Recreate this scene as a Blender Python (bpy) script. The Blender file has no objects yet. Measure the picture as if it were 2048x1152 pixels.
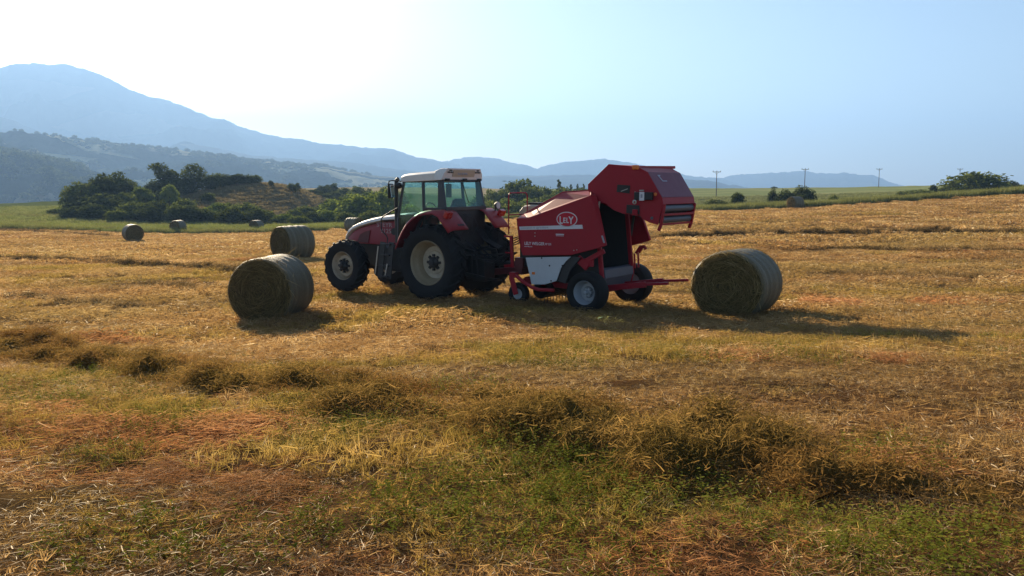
import bpy, math, random
import numpy as np
from mathutils import Vector, Matrix, noise as mnoise

R = math.radians
SC = bpy.context.scene
COL = SC.collection

# ------------------------------------------------------------------ camera, sky, sun, exposure
F, V0 = 1700.0, 372.0                       # focal length and horizon row of the 2048 px wide photograph
PITCH = math.atan((576 - V0) / F)
cam_d = bpy.data.cameras.new('camera')
cam_d.sensor_width = 36.0
cam_d.lens = 36.0 * F / 2048
cam_d.clip_start, cam_d.clip_end = 0.1, 30000
cam = bpy.data.objects.new('camera', cam_d)
COL.objects.link(cam)
cam.rotation_euler = (R(90) - PITCH, 0, 0)  # the eye is the origin; the field lies 1.6 m and more below
SC.camera = cam

SUN_AZ, SUN_EL = R(-25), R(18.2)              # from +Y, negative to the left
SUN = Vector((math.sin(SUN_AZ) * math.cos(SUN_EL), math.cos(SUN_AZ) * math.cos(SUN_EL), math.sin(SUN_EL)))
world = bpy.data.worlds.new('World')
SC.world = world
world.use_nodes = True
wn = world.node_tree
sky = wn.nodes.new('ShaderNodeTexSky')
sky.sky_type = 'NISHITA'
sky.sun_disc = False
sky.sun_elevation = SUN_EL
sky.sun_rotation = SUN_AZ
sky.altitude = 300
sky.air_density = 0.85
sky.dust_density = 0.65
sky.ozone_density = 0.9
wn.links.new(sky.outputs[0], wn.nodes['Background'].inputs[0])
wn.nodes['Background'].inputs[1].default_value = 0.05
sun_d = bpy.data.lights.new('sun', 'SUN')
sun_d.energy = 5.0
sun_d.angle = R(0.6)
sun_d.color = (1.0, 0.82, 0.58)
sun_o = bpy.data.objects.new('sun', sun_d)
COL.objects.link(sun_o)
sun_o.rotation_euler = (-SUN).to_track_quat('-Z', 'Y').to_euler()

SC.view_settings.view_transform = 'Standard'
SC.view_settings.look = 'None'
SC.view_settings.exposure = 1.62
SC.view_settings.gamma = 1.0
cy = SC.cycles
cy.max_bounces = 6
cy.diffuse_bounces = 3
cy.glossy_bounces = 3
cy.transmission_bounces = 4
cy.transparent_max_bounces = 12
cy.volume_bounces = 0
cy.use_denoising = True
cy.caustics_reflective = False
cy.caustics_refractive = False

# ------------------------------------------------------------------ mesh helpers
rng = np.random.default_rng(7)
random.seed(7)


def np_mesh(name, verts, quads=None, tris=None, mat=None, tone=None, smooth=False, attrs=None):
    verts = np.asarray(verts, np.float32)
    me = bpy.data.meshes.new(name)
    q = np.zeros((0, 4), np.int32) if quads is None else np.asarray(quads, np.int32)
    t = np.zeros((0, 3), np.int32) if tris is None else np.asarray(tris, np.int32)
    me.vertices.add(len(verts))
    me.vertices.foreach_set('co', verts.ravel())
    nl = q.size + t.size
    me.loops.add(nl)
    me.loops.foreach_set('vertex_index', np.concatenate([q.ravel(), t.ravel()]).astype(np.int32))
    me.polygons.add(len(q) + len(t))
    st = np.concatenate([np.arange(len(q)) * 4, len(q) * 4 + np.arange(len(t)) * 3]).astype(np.int32)
    me.polygons.foreach_set('loop_start', st)
    if smooth:
        me.polygons.foreach_set('use_smooth', np.ones(len(q) + len(t), bool))
    for k, v in dict(attrs or {}, **({'tone': tone} if tone is not None else {})).items():
        a = me.attributes.new(k, 'FLOAT', 'POINT')
        a.data.foreach_set('value', np.asarray(v, np.float32))
    me.update(calc_edges=True)
    if mat:
        me.materials.append(mat)
    return me


class MB:
    """collects shapes into one mesh"""
    def __init__(s):
        s.v, s.f = [], []

    def add(s, vs, fs):
        o = len(s.v)
        s.v += [tuple(map(float, v)) for v in vs]
        s.f += [tuple(i + o for i in f) for f in fs]
        return s

    def box(s, c, size, rot=None):
        hx, hy, hz = size[0] / 2, size[1] / 2, size[2] / 2
        m = rot.to_matrix() if rot is not None else Matrix.Identity(3)
        vs = []
        for x in (-hx, hx):
            for y in (-hy, hy):
                for z in (-hz, hz):
                    vs.append(Vector(c) + m @ Vector((x, y, z)))
        return s.add(vs, [(0, 1, 3, 2), (4, 6, 7, 5), (0, 4, 5, 1), (2, 3, 7, 6), (0, 2, 6, 4), (1, 5, 7, 3)])

    def span(s, x0, x1, y0, y1, z0, z1):
        return s.box(((x0 + x1) / 2, (y0 + y1) / 2, (z0 + z1) / 2), (abs(x1 - x0), abs(y1 - y0), abs(z1 - z0)))

    def prism(s, pts, y0, y1):
        """polygon in x,z extruded along y"""
        n = len(pts)
        vs = [(p[0], y0, p[1]) for p in pts] + [(p[0], y1, p[1]) for p in pts]
        fs = [tuple(range(n)), tuple(range(2 * n - 1, n - 1, -1))]
        fs += [(i, i + n, (i + 1) % n + n, (i + 1) % n) for i in range(n)]
        return s.add(vs, fs)

    def slab(s, pts, t):
        """3-D polygon given a thickness along its normal"""
        P = [Vector(p) for p in pts]
        nrm = Vector((0, 0, 0))
        for i in range(len(P)):
            a, b = P[i], P[(i + 1) % len(P)]
            nrm += a.cross(b)
        nrm.normalize()
        n = len(P)
        vs = P + [p - nrm * t for p in P]
        fs = [tuple(range(n)), tuple(range(2 * n - 1, n - 1, -1))]
        fs += [(i, i + n, (i + 1) % n + n, (i + 1) % n) for i in range(n)]
        return s.add(vs, fs)

    def tube(s, path, r, n=10, cap=True):
        P = [Vector(p) for p in path]
        rs = r if isinstance(r, (list, tuple)) else [r] * len(P)
        vs, fs = [], []
        up = None
        for i, p in enumerate(P):
            if i == 0: d = P[1] - P[0]
            elif i == len(P) - 1: d = P[-1] - P[-2]
            else: d = (P[i] - P[i - 1]).normalized() + (P[i + 1] - P[i]).normalized()
            d.normalize()
            if up is None:
                up = d.orthogonal().normalized()
            up = (up - d * up.dot(d))
            up = up.normalized() if up.length > 1e-6 else d.orthogonal().normalized()
            w = d.cross(up)
            for k in range(n):
                a = 2 * math.pi * k / n
                vs.append(p + (up * math.cos(a) + w * math.sin(a)) * rs[i])
        for i in range(len(P) - 1):
            for k in range(n):
                fs.append((i * n + k, i * n + (k + 1) % n, (i + 1) * n + (k + 1) % n, (i + 1) * n + k))
        if cap:
            fs.append(tuple(range(n - 1, -1, -1)))
            fs.append(tuple(range((len(P) - 1) * n, len(P) * n)))
        return s.add(vs, fs)

    def bar(s, a, b, w, h, up=(0, 0, 1)):
        a, b = Vector(a), Vector(b)
        d = (b - a).normalized()
        u = Vector(up)
        u = (u - d * u.dot(d)).normalized()
        v = d.cross(u)
        vs = []
        for p in (a, b):
            for su, sv in ((-1, -1), (1, -1), (1, 1), (-1, 1)):
                vs.append(p + u * su * h / 2 + v * sv * w / 2)
        return s.add(vs, [(0, 3, 2, 1), (4, 5, 6, 7), (0, 1, 5, 4), (1, 2, 6, 5), (2, 3, 7, 6), (3, 0, 4, 7)])

    def lathe(s, prof, c=(0, 0, 0), n=48, axis='y'):
        """prof: list of (offset along axis, radius)"""
        vs, fs = [], []
        for k in range(n):
            a = 2 * math.pi * k / n
            for (o, r) in prof:
                if axis == 'y': v = (r * math.cos(a), o, r * math.sin(a))
                elif axis == 'z': v = (r * math.cos(a), r * math.sin(a), o)
                else: v = (o, r * math.cos(a), r * math.sin(a))
                vs.append((c[0] + v[0], c[1] + v[1], c[2] + v[2]))
        m = len(prof)
        for k in range(n):
            for i in range(m - 1):
                fs.append((k * m + i, k * m + i + 1, ((k + 1) % n) * m + i + 1, ((k + 1) % n) * m + i))
        return s.add(vs, fs)

    def loft(s, rings, cap=True):
        n = len(rings[0])
        vs = [p for r in rings for p in r]
        fs = []
        for i in range(len(rings) - 1):
            for k in range(n):
                fs.append((i * n + k, i * n + (k + 1) % n, (i + 1) * n + (k + 1) % n, (i + 1) * n + k))
        if cap:
            fs.append(tuple(range(n - 1, -1, -1)))
            fs.append(tuple(range((len(rings) - 1) * n, len(rings) * n)))
        return s.add(vs, fs)

    def build(s, name, mat, parent=None, bevel=0.0, smooth=0, recalc=True):
        import bmesh
        me = bpy.data.meshes.new(name)
        me.from_pydata(s.v, [], s.f)
        if recalc:
            bm = bmesh.new()
            bm.from_mesh(me)
            bmesh.ops.recalc_face_normals(bm, faces=bm.faces)
            bm.to_mesh(me)
            bm.free()
        if smooth:
            me.polygons.foreach_set('use_smooth', np.ones(len(me.polygons), bool))
            me.set_sharp_from_angle(angle=R(smooth))
        me.materials.append(mat)
        o = bpy.data.objects.new(name, me)
        COL.objects.link(o)
        if parent is not None: o.parent = parent
        if bevel:
            b = o.modifiers.new('edge', 'BEVEL')
            b.width = bevel
            b.segments = 2
            b.limit_method = 'ANGLE'
            b.angle_limit = R(35)
        return o


def tag(o, label=None, cat=None, group=None, kind=None):
    if label: o['label'] = label
    if cat: o['category'] = cat
    if group: o['group'] = group
    if kind: o['kind'] = kind
    return o


def empty(name, loc=(0, 0, 0), parent=None):
    o = bpy.data.objects.new(name, None)
    o.empty_display_size = 0.3
    COL.objects.link(o)
    o.location = loc
    if parent is not None: o.parent = parent
    return o


def link_mesh(name, me, parent=None):
    o = bpy.data.objects.new(name, me)
    COL.objects.link(o)
    if parent is not None: o.parent = parent
    return o


# ------------------------------------------------------------------ materials
class NT:
    def __init__(s, m):
        m.use_nodes = True
        s.t = m.node_tree
        s.t.nodes.clear()
        s.out = s.n('ShaderNodeOutputMaterial')

    def n(s, typ, ins=None, **kw):
        nd = s.t.nodes.new(typ)
        for k, v in kw.items(): setattr(nd, k, v)
        for k, v in (ins or {}).items():
            if isinstance(v, bpy.types.NodeSocket): s.t.links.new(v, nd.inputs[k])
            else: nd.inputs[k].default_value = v
        return nd

    def ramp(s, fac, stops):
        nd = s.n('ShaderNodeValToRGB', {0: fac})
        cr = nd.color_ramp
        while len(cr.elements) < len(stops): cr.elements.new(0.5)
        for e, (p, c) in zip(cr.elements, stops):
            e.position = p
            e.color = (*c, 1) if len(c) == 3 else c
        return nd.outputs[0]

    def mix(s, fac, a, b, typ='MIX'):
        nd = s.n('ShaderNodeMix', data_type='RGBA', blend_type=typ)
        for i, v in ((0, fac), (6, a), (7, b)):
            if isinstance(v, bpy.types.NodeSocket): s.t.links.new(v, nd.inputs[i])
            else: nd.inputs[i].default_value = v if i == 0 else ((*v, 1) if len(v) == 3 else v)
        return nd.outputs[2]

    def math(s, op, a, b=0.0, clamp=False):
        nd = s.n('ShaderNodeMath', {0: a, 1: b}, operation=op)
        nd.use_clamp = clamp
        return nd.outputs[0]

    def noise(s, vec, scale, detail=4, rough=0.55):
        return s.n('ShaderNodeTexNoise', {'Vector': vec, 'Scale': scale, 'Detail': detail, 'Roughness': rough}).outputs[0]

    def attr(s, name, typ='GEOMETRY'):
        return s.n('ShaderNodeAttribute', attribute_name=name, attribute_type=typ).outputs[2]

    def pos(s):
        return s.n('ShaderNodeNewGeometry').outputs[0]

    def obj(s):
        return s.n('ShaderNodeTexCoord').outputs[3]

    def bump(s, h, strength=0.3, dist=0.02):
        return s.n('ShaderNodeBump', {'Height': h, 'Strength': strength, 'Distance': dist}).outputs[0]

    def scale(s, vec, sc):
        return s.n('ShaderNodeMapping', {'Vector': vec, 'Scale': sc}).outputs[0]

    def done(s, sh):
        s.t.links.new(sh, s.out.inputs[0])


MATS = {}


def paint(name, col, rough=0.4, dust=0.0, dust_col=(0.30, 0.22, 0.14), metal=0.0, coat=0.0, grime=0.15, spec=0.5):
    m = bpy.data.materials.new(name)
    t = NT(m)
    p = t.obj()
    n1 = t.noise(p, 3.0, 6, 0.65)
    n2 = t.noise(p, 22.0, 4, 0.6)
    f = t.math('MULTIPLY', t.math('ADD', n1, t.math('MULTIPLY', n2, 0.5)), 0.66)
    c = t.mix(t.ramp(f, [(0.35, (0, 0, 0)), (0.75, (1, 1, 1))]), col, tuple(x * (1 - grime) for x in col))
    if dust:                                  # dust settles on upward faces
        nz = t.n('ShaderNodeSeparateXYZ', {0: t.n('ShaderNodeNewGeometry').outputs[1]}).outputs[2]
        up = t.math('ADD', t.math('MULTIPLY', t.math('MAXIMUM', nz, 0.0), 0.8), 0.2)
        df = t.math('MULTIPLY', t.math('MULTIPLY', up, dust), t.ramp(f, [(0.2, (0.35,) * 3), (0.7, (1, 1, 1))]), True)
        c = t.mix(df, c, dust_col)
    ro = t.math('ADD', rough - 0.08, t.math('MULTIPLY', f, 0.2))
    b = t.n('ShaderNodeBsdfPrincipled', {'Base Color': c, 'Roughness': ro, 'Metallic': metal, 'Coat Weight': coat, 'Coat Roughness': 0.15,
                                        'Specular IOR Level': spec})
    t.done(b.outputs[0])
    MATS[name] = m
    return m


M_RED = paint('baler_red', (0.31, 0.006, 0.020), 0.48, 0.24, (0.40, 0.15, 0.12), spec=0.25)
M_TRED = paint('tractor_red', (0.26, 0.011, 0.024), 0.46, 0.35, (0.40, 0.18, 0.14), spec=0.3)
M_TAIL = paint('lamp_red', (0.45, 0.02, 0.015), 0.25, 0.1)
M_WHITE = paint('cream_white', (0.78, 0.76, 0.71), 0.4, 0.08, (0.45, 0.34, 0.22))
M_PANEL = paint('pale_panel', (0.48, 0.53, 0.58), 0.4, 0.1)
M_RIM = paint('cream_rim', (0.56, 0.51, 0.40), 0.5, 0.7, (0.30, 0.19, 0.08), grime=0.55)
M_GRIM = paint('grey_rim', (0.38, 0.41, 0.45), 0.4, 0.15)
M_RIMD = paint('dirty_rim', (0.34, 0.28, 0.18), 0.6, 0.5, (0.24, 0.15, 0.06), grime=0.5)
M_GRIMD = paint('grey_disc', (0.16, 0.18, 0.21), 0.5, 0.2)
M_TYRE = paint('rubber', (0.010, 0.0105, 0.0115), 0.8, 0.06, (0.12, 0.09, 0.06), spec=0.3)
M_BLACK = paint('black_metal', (0.009, 0.0095, 0.011), 0.55, 0.06, (0.1, 0.08, 0.06))
M_DARK = paint('dark_grey', (0.022, 0.024, 0.027), 0.55, 0.10, (0.12, 0.09, 0.06))
M_CAB = paint('cab_grey', (0.028, 0.033, 0.042), 0.4, 0.05)
M_STEEL = paint('steel', (0.42, 0.42, 0.42), 0.35, 0.1, metal=0.8)
M_BELT = paint('belt_grey', (0.07, 0.085, 0.12), 0.45, 0.1)
M_DECAL = paint('decal_white', (0.66, 0.66, 0.70), 0.45, 0.0)
M_DECALG = paint('decal_grey', (0.30, 0.32, 0.38), 0.4, 0.0)
M_PLATE = paint('plate_white', (0.50, 0.52, 0.55), 0.4, 0.1)
M_ORANGE = paint('orange_lens', (0.75, 0.18, 0.02), 0.25, 0.0)
M_BROWN = paint('brown_wood', (0.10, 0.07, 0.05), 0.8, 0.0)
M_TAN = paint('tan_plastic', (0.50, 0.42, 0.30), 0.5, 0.2)
M_MIRROR = paint('mirror_face', (0.75, 0.77, 0.78), 0.06, 0.0, metal=1.0, grime=0.02)

m = bpy.data.materials.new('tinted_glass')
t = NT(m)
fr = t.math('ADD', t.math('MULTIPLY', t.math('POWER', t.n('ShaderNodeLayerWeight', {0: 0.5}).outputs[1], 4.0), 0.7), 0.03, True)
tr = t.n('ShaderNodeBsdfTransparent', {0: (0.84, 0.97, 0.94, 1)}).outputs[0]
gl = t.n('ShaderNodeBsdfGlossy', {0: (0.8, 0.95, 0.95, 1), 1: 0.03}).outputs[0]
df = t.n('ShaderNodeBsdfDiffuse', {0: (0.35, 0.50, 0.46, 1)}).outputs[0]
dn = t.math('MULTIPLY', t.noise(t.obj(), 4.0), 0.035)
mx = t.n('ShaderNodeMixShader', {0: dn, 1: tr, 2: df}).outputs[0]
t.done(t.n('ShaderNodeMixShader', {0: fr, 1: mx, 2: gl}).outputs[0])
M_GLASS = m


def blade_mat(name, stops, transl=0.45, patch=None, pscale=0.25, rnd=0.35, tcol=None, gloss=0.012):
    """straw and leaves: each strand its own tone, large soft patches over the land"""
    m = bpy.data.materials.new(name)
    t = NT(m)
    tone = t.attr('tone')
    r = t.n('ShaderNodeObjectInfo').outputs[5]
    f = t.math('ADD', t.math('MULTIPLY', tone, 1 - rnd), t.math('MULTIPLY', r, rnd))
    c = t.ramp(f, stops)
    if patch:
        n = t.noise(t.scale(t.pos(), (0.55, 1.6, 1.0)), pscale, 4, 0.6)
        c = t.mix(t.ramp(n, [(0.45, (0, 0, 0)), (0.62, (0.8,) * 3)]), c, t.mix(0.6, c, patch))
    d = t.n('ShaderNodeBsdfDiffuse', {0: c}).outputs[0]
    tl = t.n('ShaderNodeBsdfTranslucent', {0: c if tcol is None else t.mix(0.5, c, tcol)}).outputs[0]
    mx = t.n('ShaderNodeMixShader', {0: transl, 1: d, 2: tl}).outputs[0]
    g = t.n('ShaderNodeBsdfGlossy', {0: (1, 0.95, 0.85, 1), 1: 0.45}).outputs[0]
    t.done(t.n('ShaderNodeMixShader', {0: gloss, 1: mx, 2: g}).outputs[0])
    return m


M_GOLD = blade_mat('straw_gold', [(0.0, (0.075, 0.036, 0.012)), (0.4, (0.31, 0.170, 0.056)), (0.75, (0.54, 0.345, 0.135)), (1.0, (0.82, 0.65, 0.36))], 0.65, (0.28, 0.21, 0.06), gloss=0.03)
M_LITTER = blade_mat('straw_brown', [(0.0, (0.11, 0.044, 0.017)), (0.45, (0.46, 0.205, 0.076)), (0.8, (0.66, 0.35, 0.15)), (1.0, (0.84, 0.56, 0.31))], 0.5, (0.18, 0.11, 0.04), gloss=0.006)
M_OLIVE = blade_mat('grass_olive', [(0.0, (0.10, 0.066, 0.015)), (0.5, (0.35, 0.225, 0.050)), (0.85, (0.58, 0.38, 0.115)), (1.0, (0.76, 0.56, 0.25))], 0.62, (0.14, 0.14, 0.03), 0.9, gloss=0.02)
M_WEED = blade_mat('weed_green', [(0.0, (0.07, 0.09, 0.013)), (0.5, (0.24, 0.265, 0.040)), (0.85, (0.44, 0.43, 0.075)), (1.0, (0.62, 0.55, 0.15))], 0.6, gloss=0.0)
M_HAY = blade_mat('cut_hay', [(0.0, (0.05, 0.042, 0.012)), (0.4, (0.21, 0.135, 0.036)), (0.8, (0.52, 0.31, 0.095)), (1.0, (0.80, 0.58, 0.29))], 0.52, (0.24, 0.10, 0.035), 1.1, gloss=0.0)
M_FARHAY = blade_mat('far_hay', [(0.0, (0.09, 0.062, 0.026)), (0.5, (0.24, 0.155, 0.062)), (1.0, (0.45, 0.31, 0.14))], 0.35, gloss=0.0)
M_STRIP = blade_mat('tall_green_grass', [(0.0, (0.06, 0.075, 0.016)), (0.5, (0.16, 0.19, 0.04)), (1.0, (0.36, 0.36, 0.12))], 0.5, (0.20, 0.17, 0.06), 0.15)
M_CROP = blade_mat('standing_crop', [(0.0, (0.07, 0.08, 0.02)), (0.5, (0.19, 0.20, 0.05)), (1.0, (0.42, 0.40, 0.16))], 0.4)


def leaf_mat(name, a, b, c, transl=0.35):
    m = bpy.data.materials.new(name)
    t = NT(m)
    tone = t.attr('tone')
    r = t.n('ShaderNodeObjectInfo').outputs[5]
    f = t.math('ADD', t.math('MULTIPLY', tone, 0.7), t.math('MULTIPLY', r, 0.3))
    col = t.ramp(f, [(0.05, a), (0.55, b), (0.98, c)])
    d = t.n('ShaderNodeBsdfDiffuse', {0: col}).outputs[0]
    tl = t.n('ShaderNodeBsdfTranslucent', {0: t.mix(0.4, col, (0.16, 0.2, 0.03))}).outputs[0]
    t.done(t.n('ShaderNodeMixShader', {0: transl, 1: d, 2: tl}).outputs[0])
    return m


M_LEAF = leaf_mat('leaf_green', (0.016, 0.024, 0.006), (0.075, 0.095, 0.020), (0.22, 0.235, 0.05), 0.45)
M_LEAFB = leaf_mat('leaf_bright', (0.03, 0.052, 0.009), (0.12, 0.165, 0.028), (0.27, 0.31, 0.06), 0.5)
M_LEAFD = leaf_mat('leaf_dark', (0.010, 0.016, 0.006), (0.042, 0.055, 0.015), (0.13, 0.145, 0.038), 0.35)
M_BARK = paint('bark', (0.07, 0.05, 0.035), 0.9)

# ------------------------------------------------------------------ the lie of the land
CTRL = np.array([  # x, y, z of the ground, the eye at the origin
    (0, 0, -1.58), (-5, 0, -1.66), (5, 0, -1.50), (0, -4, -1.55), (0, 3.5, -1.66), (-4, 4, -1.78), (4, 4, -1.58),
    (0, 8, -1.92), (-6, 9, -2.22), (6, 9, -1.86), (-1.3, 20, -2.59), (2.1, 18.1, -2.59), (-3.9, 21.7, -2.6), (4.7, 16.9, -2.60), (-5.3, 17.2, -2.82),
    (-12, 18, -2.95), (12, 17, -2.42), (-0.5, 14, -2.35), (6.5, 12, -2.1), (-8.8, 34, -2.93), (24, 40, -2.25), (8, 42, -2.7), (-25, 38, -3.3), (0, 35, -2.75),
    (-29.5, 66, -4.25), (30.2, 91.5, -2.5), (-14.7, 79, -4.2), (-53, 88, -4.5), (-34.5, 90, -4.95), (-17.3, 88, -4.3), (0, 92, -3.4),
    (20.5, 95, -2.9), (57, 95, -0.95), (40, 60, -1.6), (100, 95, 0.6), (-100, 88, -5), (60, 30, -1.2), (-60, 30, -4.2),
    (-110, 200, -3.9), (0, 150, -5.0), (40, 150, -4.2), (90, 160, -1.6), (80, 340, -1.15), (160, 340, -0.1), (-20, 330, -1.2), (20, 330, -1.6), (-60, 330, -0.6), (-180, 330, -6)], float)


def _st(x, y):
    y = np.maximum(np.asarray(y, float), -4.5)
    return np.stack([np.clip(np.asarray(x, float) / (y + 10), -1.6, 1.6) * 1.6, np.log(y + 10)], -1)


def _tps(d):
    return np.where(d > 1e-9, d * d * np.log(np.maximum(d, 1e-9)), 0)


_A = _st(CTRL[:, 0], CTRL[:, 1])
_n = len(_A)
_K = _tps(np.linalg.norm(_A[:, None] - _A[None], axis=-1)) + np.eye(_n) * 0.004
_P = np.c_[np.ones(_n), _A]
_W = np.linalg.solve(np.block([[_K, _P], [_P.T, np.zeros((3, 3))]]), np.r_[CTRL[:, 2], np.zeros(3)])


def sstep(a, b, x):
    t_ = np.clip((x - a) / (b - a), 0, 1)
    return t_ * t_ * (3 - 2 * t_)


def ground_z(x, y):
    x, y = np.broadcast_arrays(np.asarray(x, float), np.asarray(y, float))
    yc = np.minimum(y, 360)
    q = _st(x * yc / np.maximum(y, yc), yc).reshape(-1, 2)
    z = np.empty(len(q))
    for i in range(0, len(q), 20000):
        b = q[i:i + 20000]
        z[i:i + 20000] = _tps(np.linalg.norm(b[:, None] - _A[None], axis=-1)) @ _W[:_n] + np.c_[np.ones(len(b)), b] @ _W[_n:]
    z = z.reshape(x.shape)
    # hillock with its steep right flank, the gully beside it
    hx = x + 46
    sx = np.where(hx < 0, 15.0, 9.0)
    z = z + 4.8 * np.exp(-(hx / sx) ** 2 - ((y - 158) / np.where(y < 158, 22.0, 40.0)) ** 2)
    z = z - 5.5 * np.exp(-((x + 14) / 20.0) ** 2 - ((y - 190) / 55.0) ** 2)
    # the plateau ends and the land falls to the valley
    end = np.where(x / np.maximum(y, 1) < -0.30, 215.0, 345.0)
    z = z - 75 * sstep(0, 420, y - end) - np.where(np.abs(x) > 420, 25 * sstep(420, 900, np.abs(x)), 0)
    r = np.hypot(x, y)
    return z * (1 - sstep(900, 1500, r)) - 78 * sstep(900, 1500, r)


def fbm2(x, y, s, seed=0.0, octv=4):
    out = np.zeros(np.shape(x))
    fx, fy, fo = np.ravel(x), np.ravel(y), out.reshape(-1)
    for i in range(len(fx)):
        fo[i] = mnoise.fractal((fx[i] * s + seed, fy[i] * s - seed, seed * 0.7), 0.8, 2.1, octv)
    return out


def clods(x, y):
    r_ = np.hypot(x, y)
    a_ = np.where(r_ < 110, 1.0, 0.0)
    o_ = np.zeros(np.shape(x))
    k_ = r_ < 110
    o_[k_] = fbm2(x[k_] * 0.8, y[k_], 2.0, 3.1, 3) * 0.055 + fbm2(x[k_] * 0.4, y[k_], 0.5, 9.1, 2) * 0.05
    return o_ * a_


def rowcoord(x, y):
    return y + np.interp(x, [-30, -6, 6, 30], [-0.02 * 0, 0, 0, 0]) + 0.40 * np.minimum(x, 0) + 0.18 * np.maximum(x, 0)


def field_edge(x):
    return np.interp(x, [-120, -53, -34, -17, 0, 20, 57, 130], [88, 88, 89, 88, 91, 95, 95, 97])


def ray_dir(u, v):
    a, b = (u - 1024) / F, -(v - 576) / F
    return np.array([a, math.cos(PITCH) + b * math.sin(PITCH), -math.sin(PITCH) + b * math.cos(PITCH)])


def spot(u, v, dmax=420.0):
    """where the sight line through a pixel of the photograph meets the land"""
    d = ray_dir(u, v)
    ys = np.geomspace(2.0, dmax, 900)
    p = d[None] * (ys / d[1])[:, None]
    g = ground_z(p[:, 0], p[:, 1])
    hit = np.nonzero(p[:, 2] < g)[0]
    k = hit[0] if len(hit) else len(ys) - 1
    return float(p[k, 0]), float(ys[k])


def place(u, dist):
    x = (u - 1024) / F * dist
    return x, dist, float(ground_z(x, dist))


def top_z(v, dist):
    d = ray_dir(1024, v)
    return d[2] / d[1] * dist


# ground sheet: rings round the eye out to the horizon
na = 420
ang = np.concatenate([np.linspace(-42, 42, 330), np.linspace(42, 318, 91)[1:-1]])
ang = np.radians(ang)
rad = np.concatenate([[0.0, 0.6, 1.2, 1.8], np.geomspace(2.4, 450, 240), np.geomspace(480, 7600, 26)])
AA, RR = np.meshgrid(ang, rad)
GX, GY = RR * np.sin(AA), RR * np.cos(AA)
GZ = ground_z(GX, GY)
near = RR < 110
lump = np.zeros_like(GX)
lump[near] = clods(GX[near], GY[near])
mid = (RR >= 110) & (RR < 420)
lump[mid] = fbm2(GX[mid], GY[mid], 0.06, 5.0) * 0.35
GZ = GZ + lump
nr, nc = GX.shape
idx = np.arange(nr * nc).reshape(nr, nc)
quads = np.stack([idx[:-1, :], np.roll(idx, -1, 1)[:-1, :], np.roll(idx, -1, 1)[1:, :], idx[1:, :]], -1).reshape(-1, 4)
edge = field_edge(GX)
a_field = 1 - sstep(-1.5, 1.5, GY - edge)
hx = GX + 46
a_dry = np.exp(-((hx - 4) / 22.0) ** 2 - ((GY - 152) / 26.0) ** 2) * 1.5
a_wheat = sstep(255, 275, GY) * (1 - sstep(345, 380, GY)) * sstep(-95, -80, GX) * (1 - sstep(-6, 8, GX))
me = np_mesh('ground', np.stack([GX, GY, GZ], -1).reshape(-1, 3), quads, smooth=True,
             attrs={'stubble': a_field.ravel(), 'dry': np.clip(a_dry, 0, 1).ravel(), 'wheat': a_wheat.ravel(), 'open': (sstep(-25, 0, GX) * sstep(120, 150, GY)).ravel()})
m = bpy.data.materials.new('ground_soil')
t = NT(m)
p = t.pos()
soil = t.ramp(t.noise(p, 2.2, 8, 0.7), [(0.25, (0.04, 0.02, 0.010)), (0.55, (0.15, 0.076, 0.031)), (0.8, (0.28, 0.155, 0.064))])
soil = t.mix(t.n('ShaderNodeMapRange', {0: t.n('ShaderNodeSeparateXYZ', {0: p}).outputs[1], 1: 9.0, 2: 22.0}).outputs[0], soil, (0.22, 0.13, 0.05))
soil = t.mix(t.ramp(t.noise(t.scale(p, (0.35, 1.5, 1)), 0.5, 5), [(0.4, (0, 0, 0)), (0.7, (0.7,) * 3)]), soil, (0.24, 0.14, 0.05))
grn = t.ramp(t.noise(t.scale(p, (0.4, 1, 1)), 0.12, 8, 0.7), [(0.3, (0.08, 0.10, 0.022)), (0.5, (0.15, 0.17, 0.042)), (0.7, (0.25, 0.24, 0.08))])
dry = t.ramp(t.noise(p, 0.35, 8, 0.75), [(0.3, (0.09, 0.075, 0.03)), (0.48, (0.21, 0.15, 0.07)), (0.7, (0.36, 0.27, 0.13))])
wh = t.ramp(t.noise(t.scale(p, (0.3, 1, 1)), 0.15, 4), [(0.3, (0.42, 0.30, 0.14)), (0.7, (0.58, 0.45, 0.24))])
far = t.ramp(t.noise(t.scale(p, (0.25, 1, 1)), 0.08, 6, 0.6), [(0.3, (0.22, 0.24, 0.07)), (0.5, (0.32, 0.33, 0.11)), (0.7, (0.42, 0.38, 0.15))])
c = t.mix(t.attr('open'), grn, far)
c = t.mix(t.attr('dry'), c, dry)
c = t.mix(t.attr('wheat'), c, wh)
c = t.mix(t.attr('stubble'), c, soil)
b = t.bump(t.noise(p, 9.0, 8, 0.7), 0.8, 0.05)
t.done(t.n('ShaderNodeBsdfDiffuse', {0: c, 1: 0.5, 'Normal': b}).outputs[0])
me.materials.append(m)
tag(link_mesh('ground', me), kind='structure')


# hills and mountains: real relief rising behind the valley
def hill_mat(name, forest, pale, fscale, thr):
    m = bpy.data.materials.new(name)
    t = NT(m)
    p = t.pos()
    f = t.noise(p, fscale * 4, 8, 0.7)
    c = t.ramp(f, [(0.3, tuple(x * 0.5 for x in forest)), (0.65, forest)])
    pf = t.n('ShaderNodeTexVoronoi', {'Vector': t.scale(p, (0.5, 1, 2.5)), 'Scale': fscale}).outputs[1]
    pv = t.n('ShaderNodeSeparateColor', {0: pf}).outputs[0]
    msk = t.math('MULTIPLY', t.math('GREATER_THAN', pv, thr), t.ramp(t.noise(p, fscale * 0.35, 3), [(0.42, (0, 0, 0)), (0.52, (1, 1, 1))]))
    c = t.mix(msk, c, pale)
    b = t.bump(f, 1.0, 12.0)
    t.done(t.n('ShaderNodeBsdfDiffuse', {0: c, 1: 0.5, 'Normal': b}).outputs[0])
    return m


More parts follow.
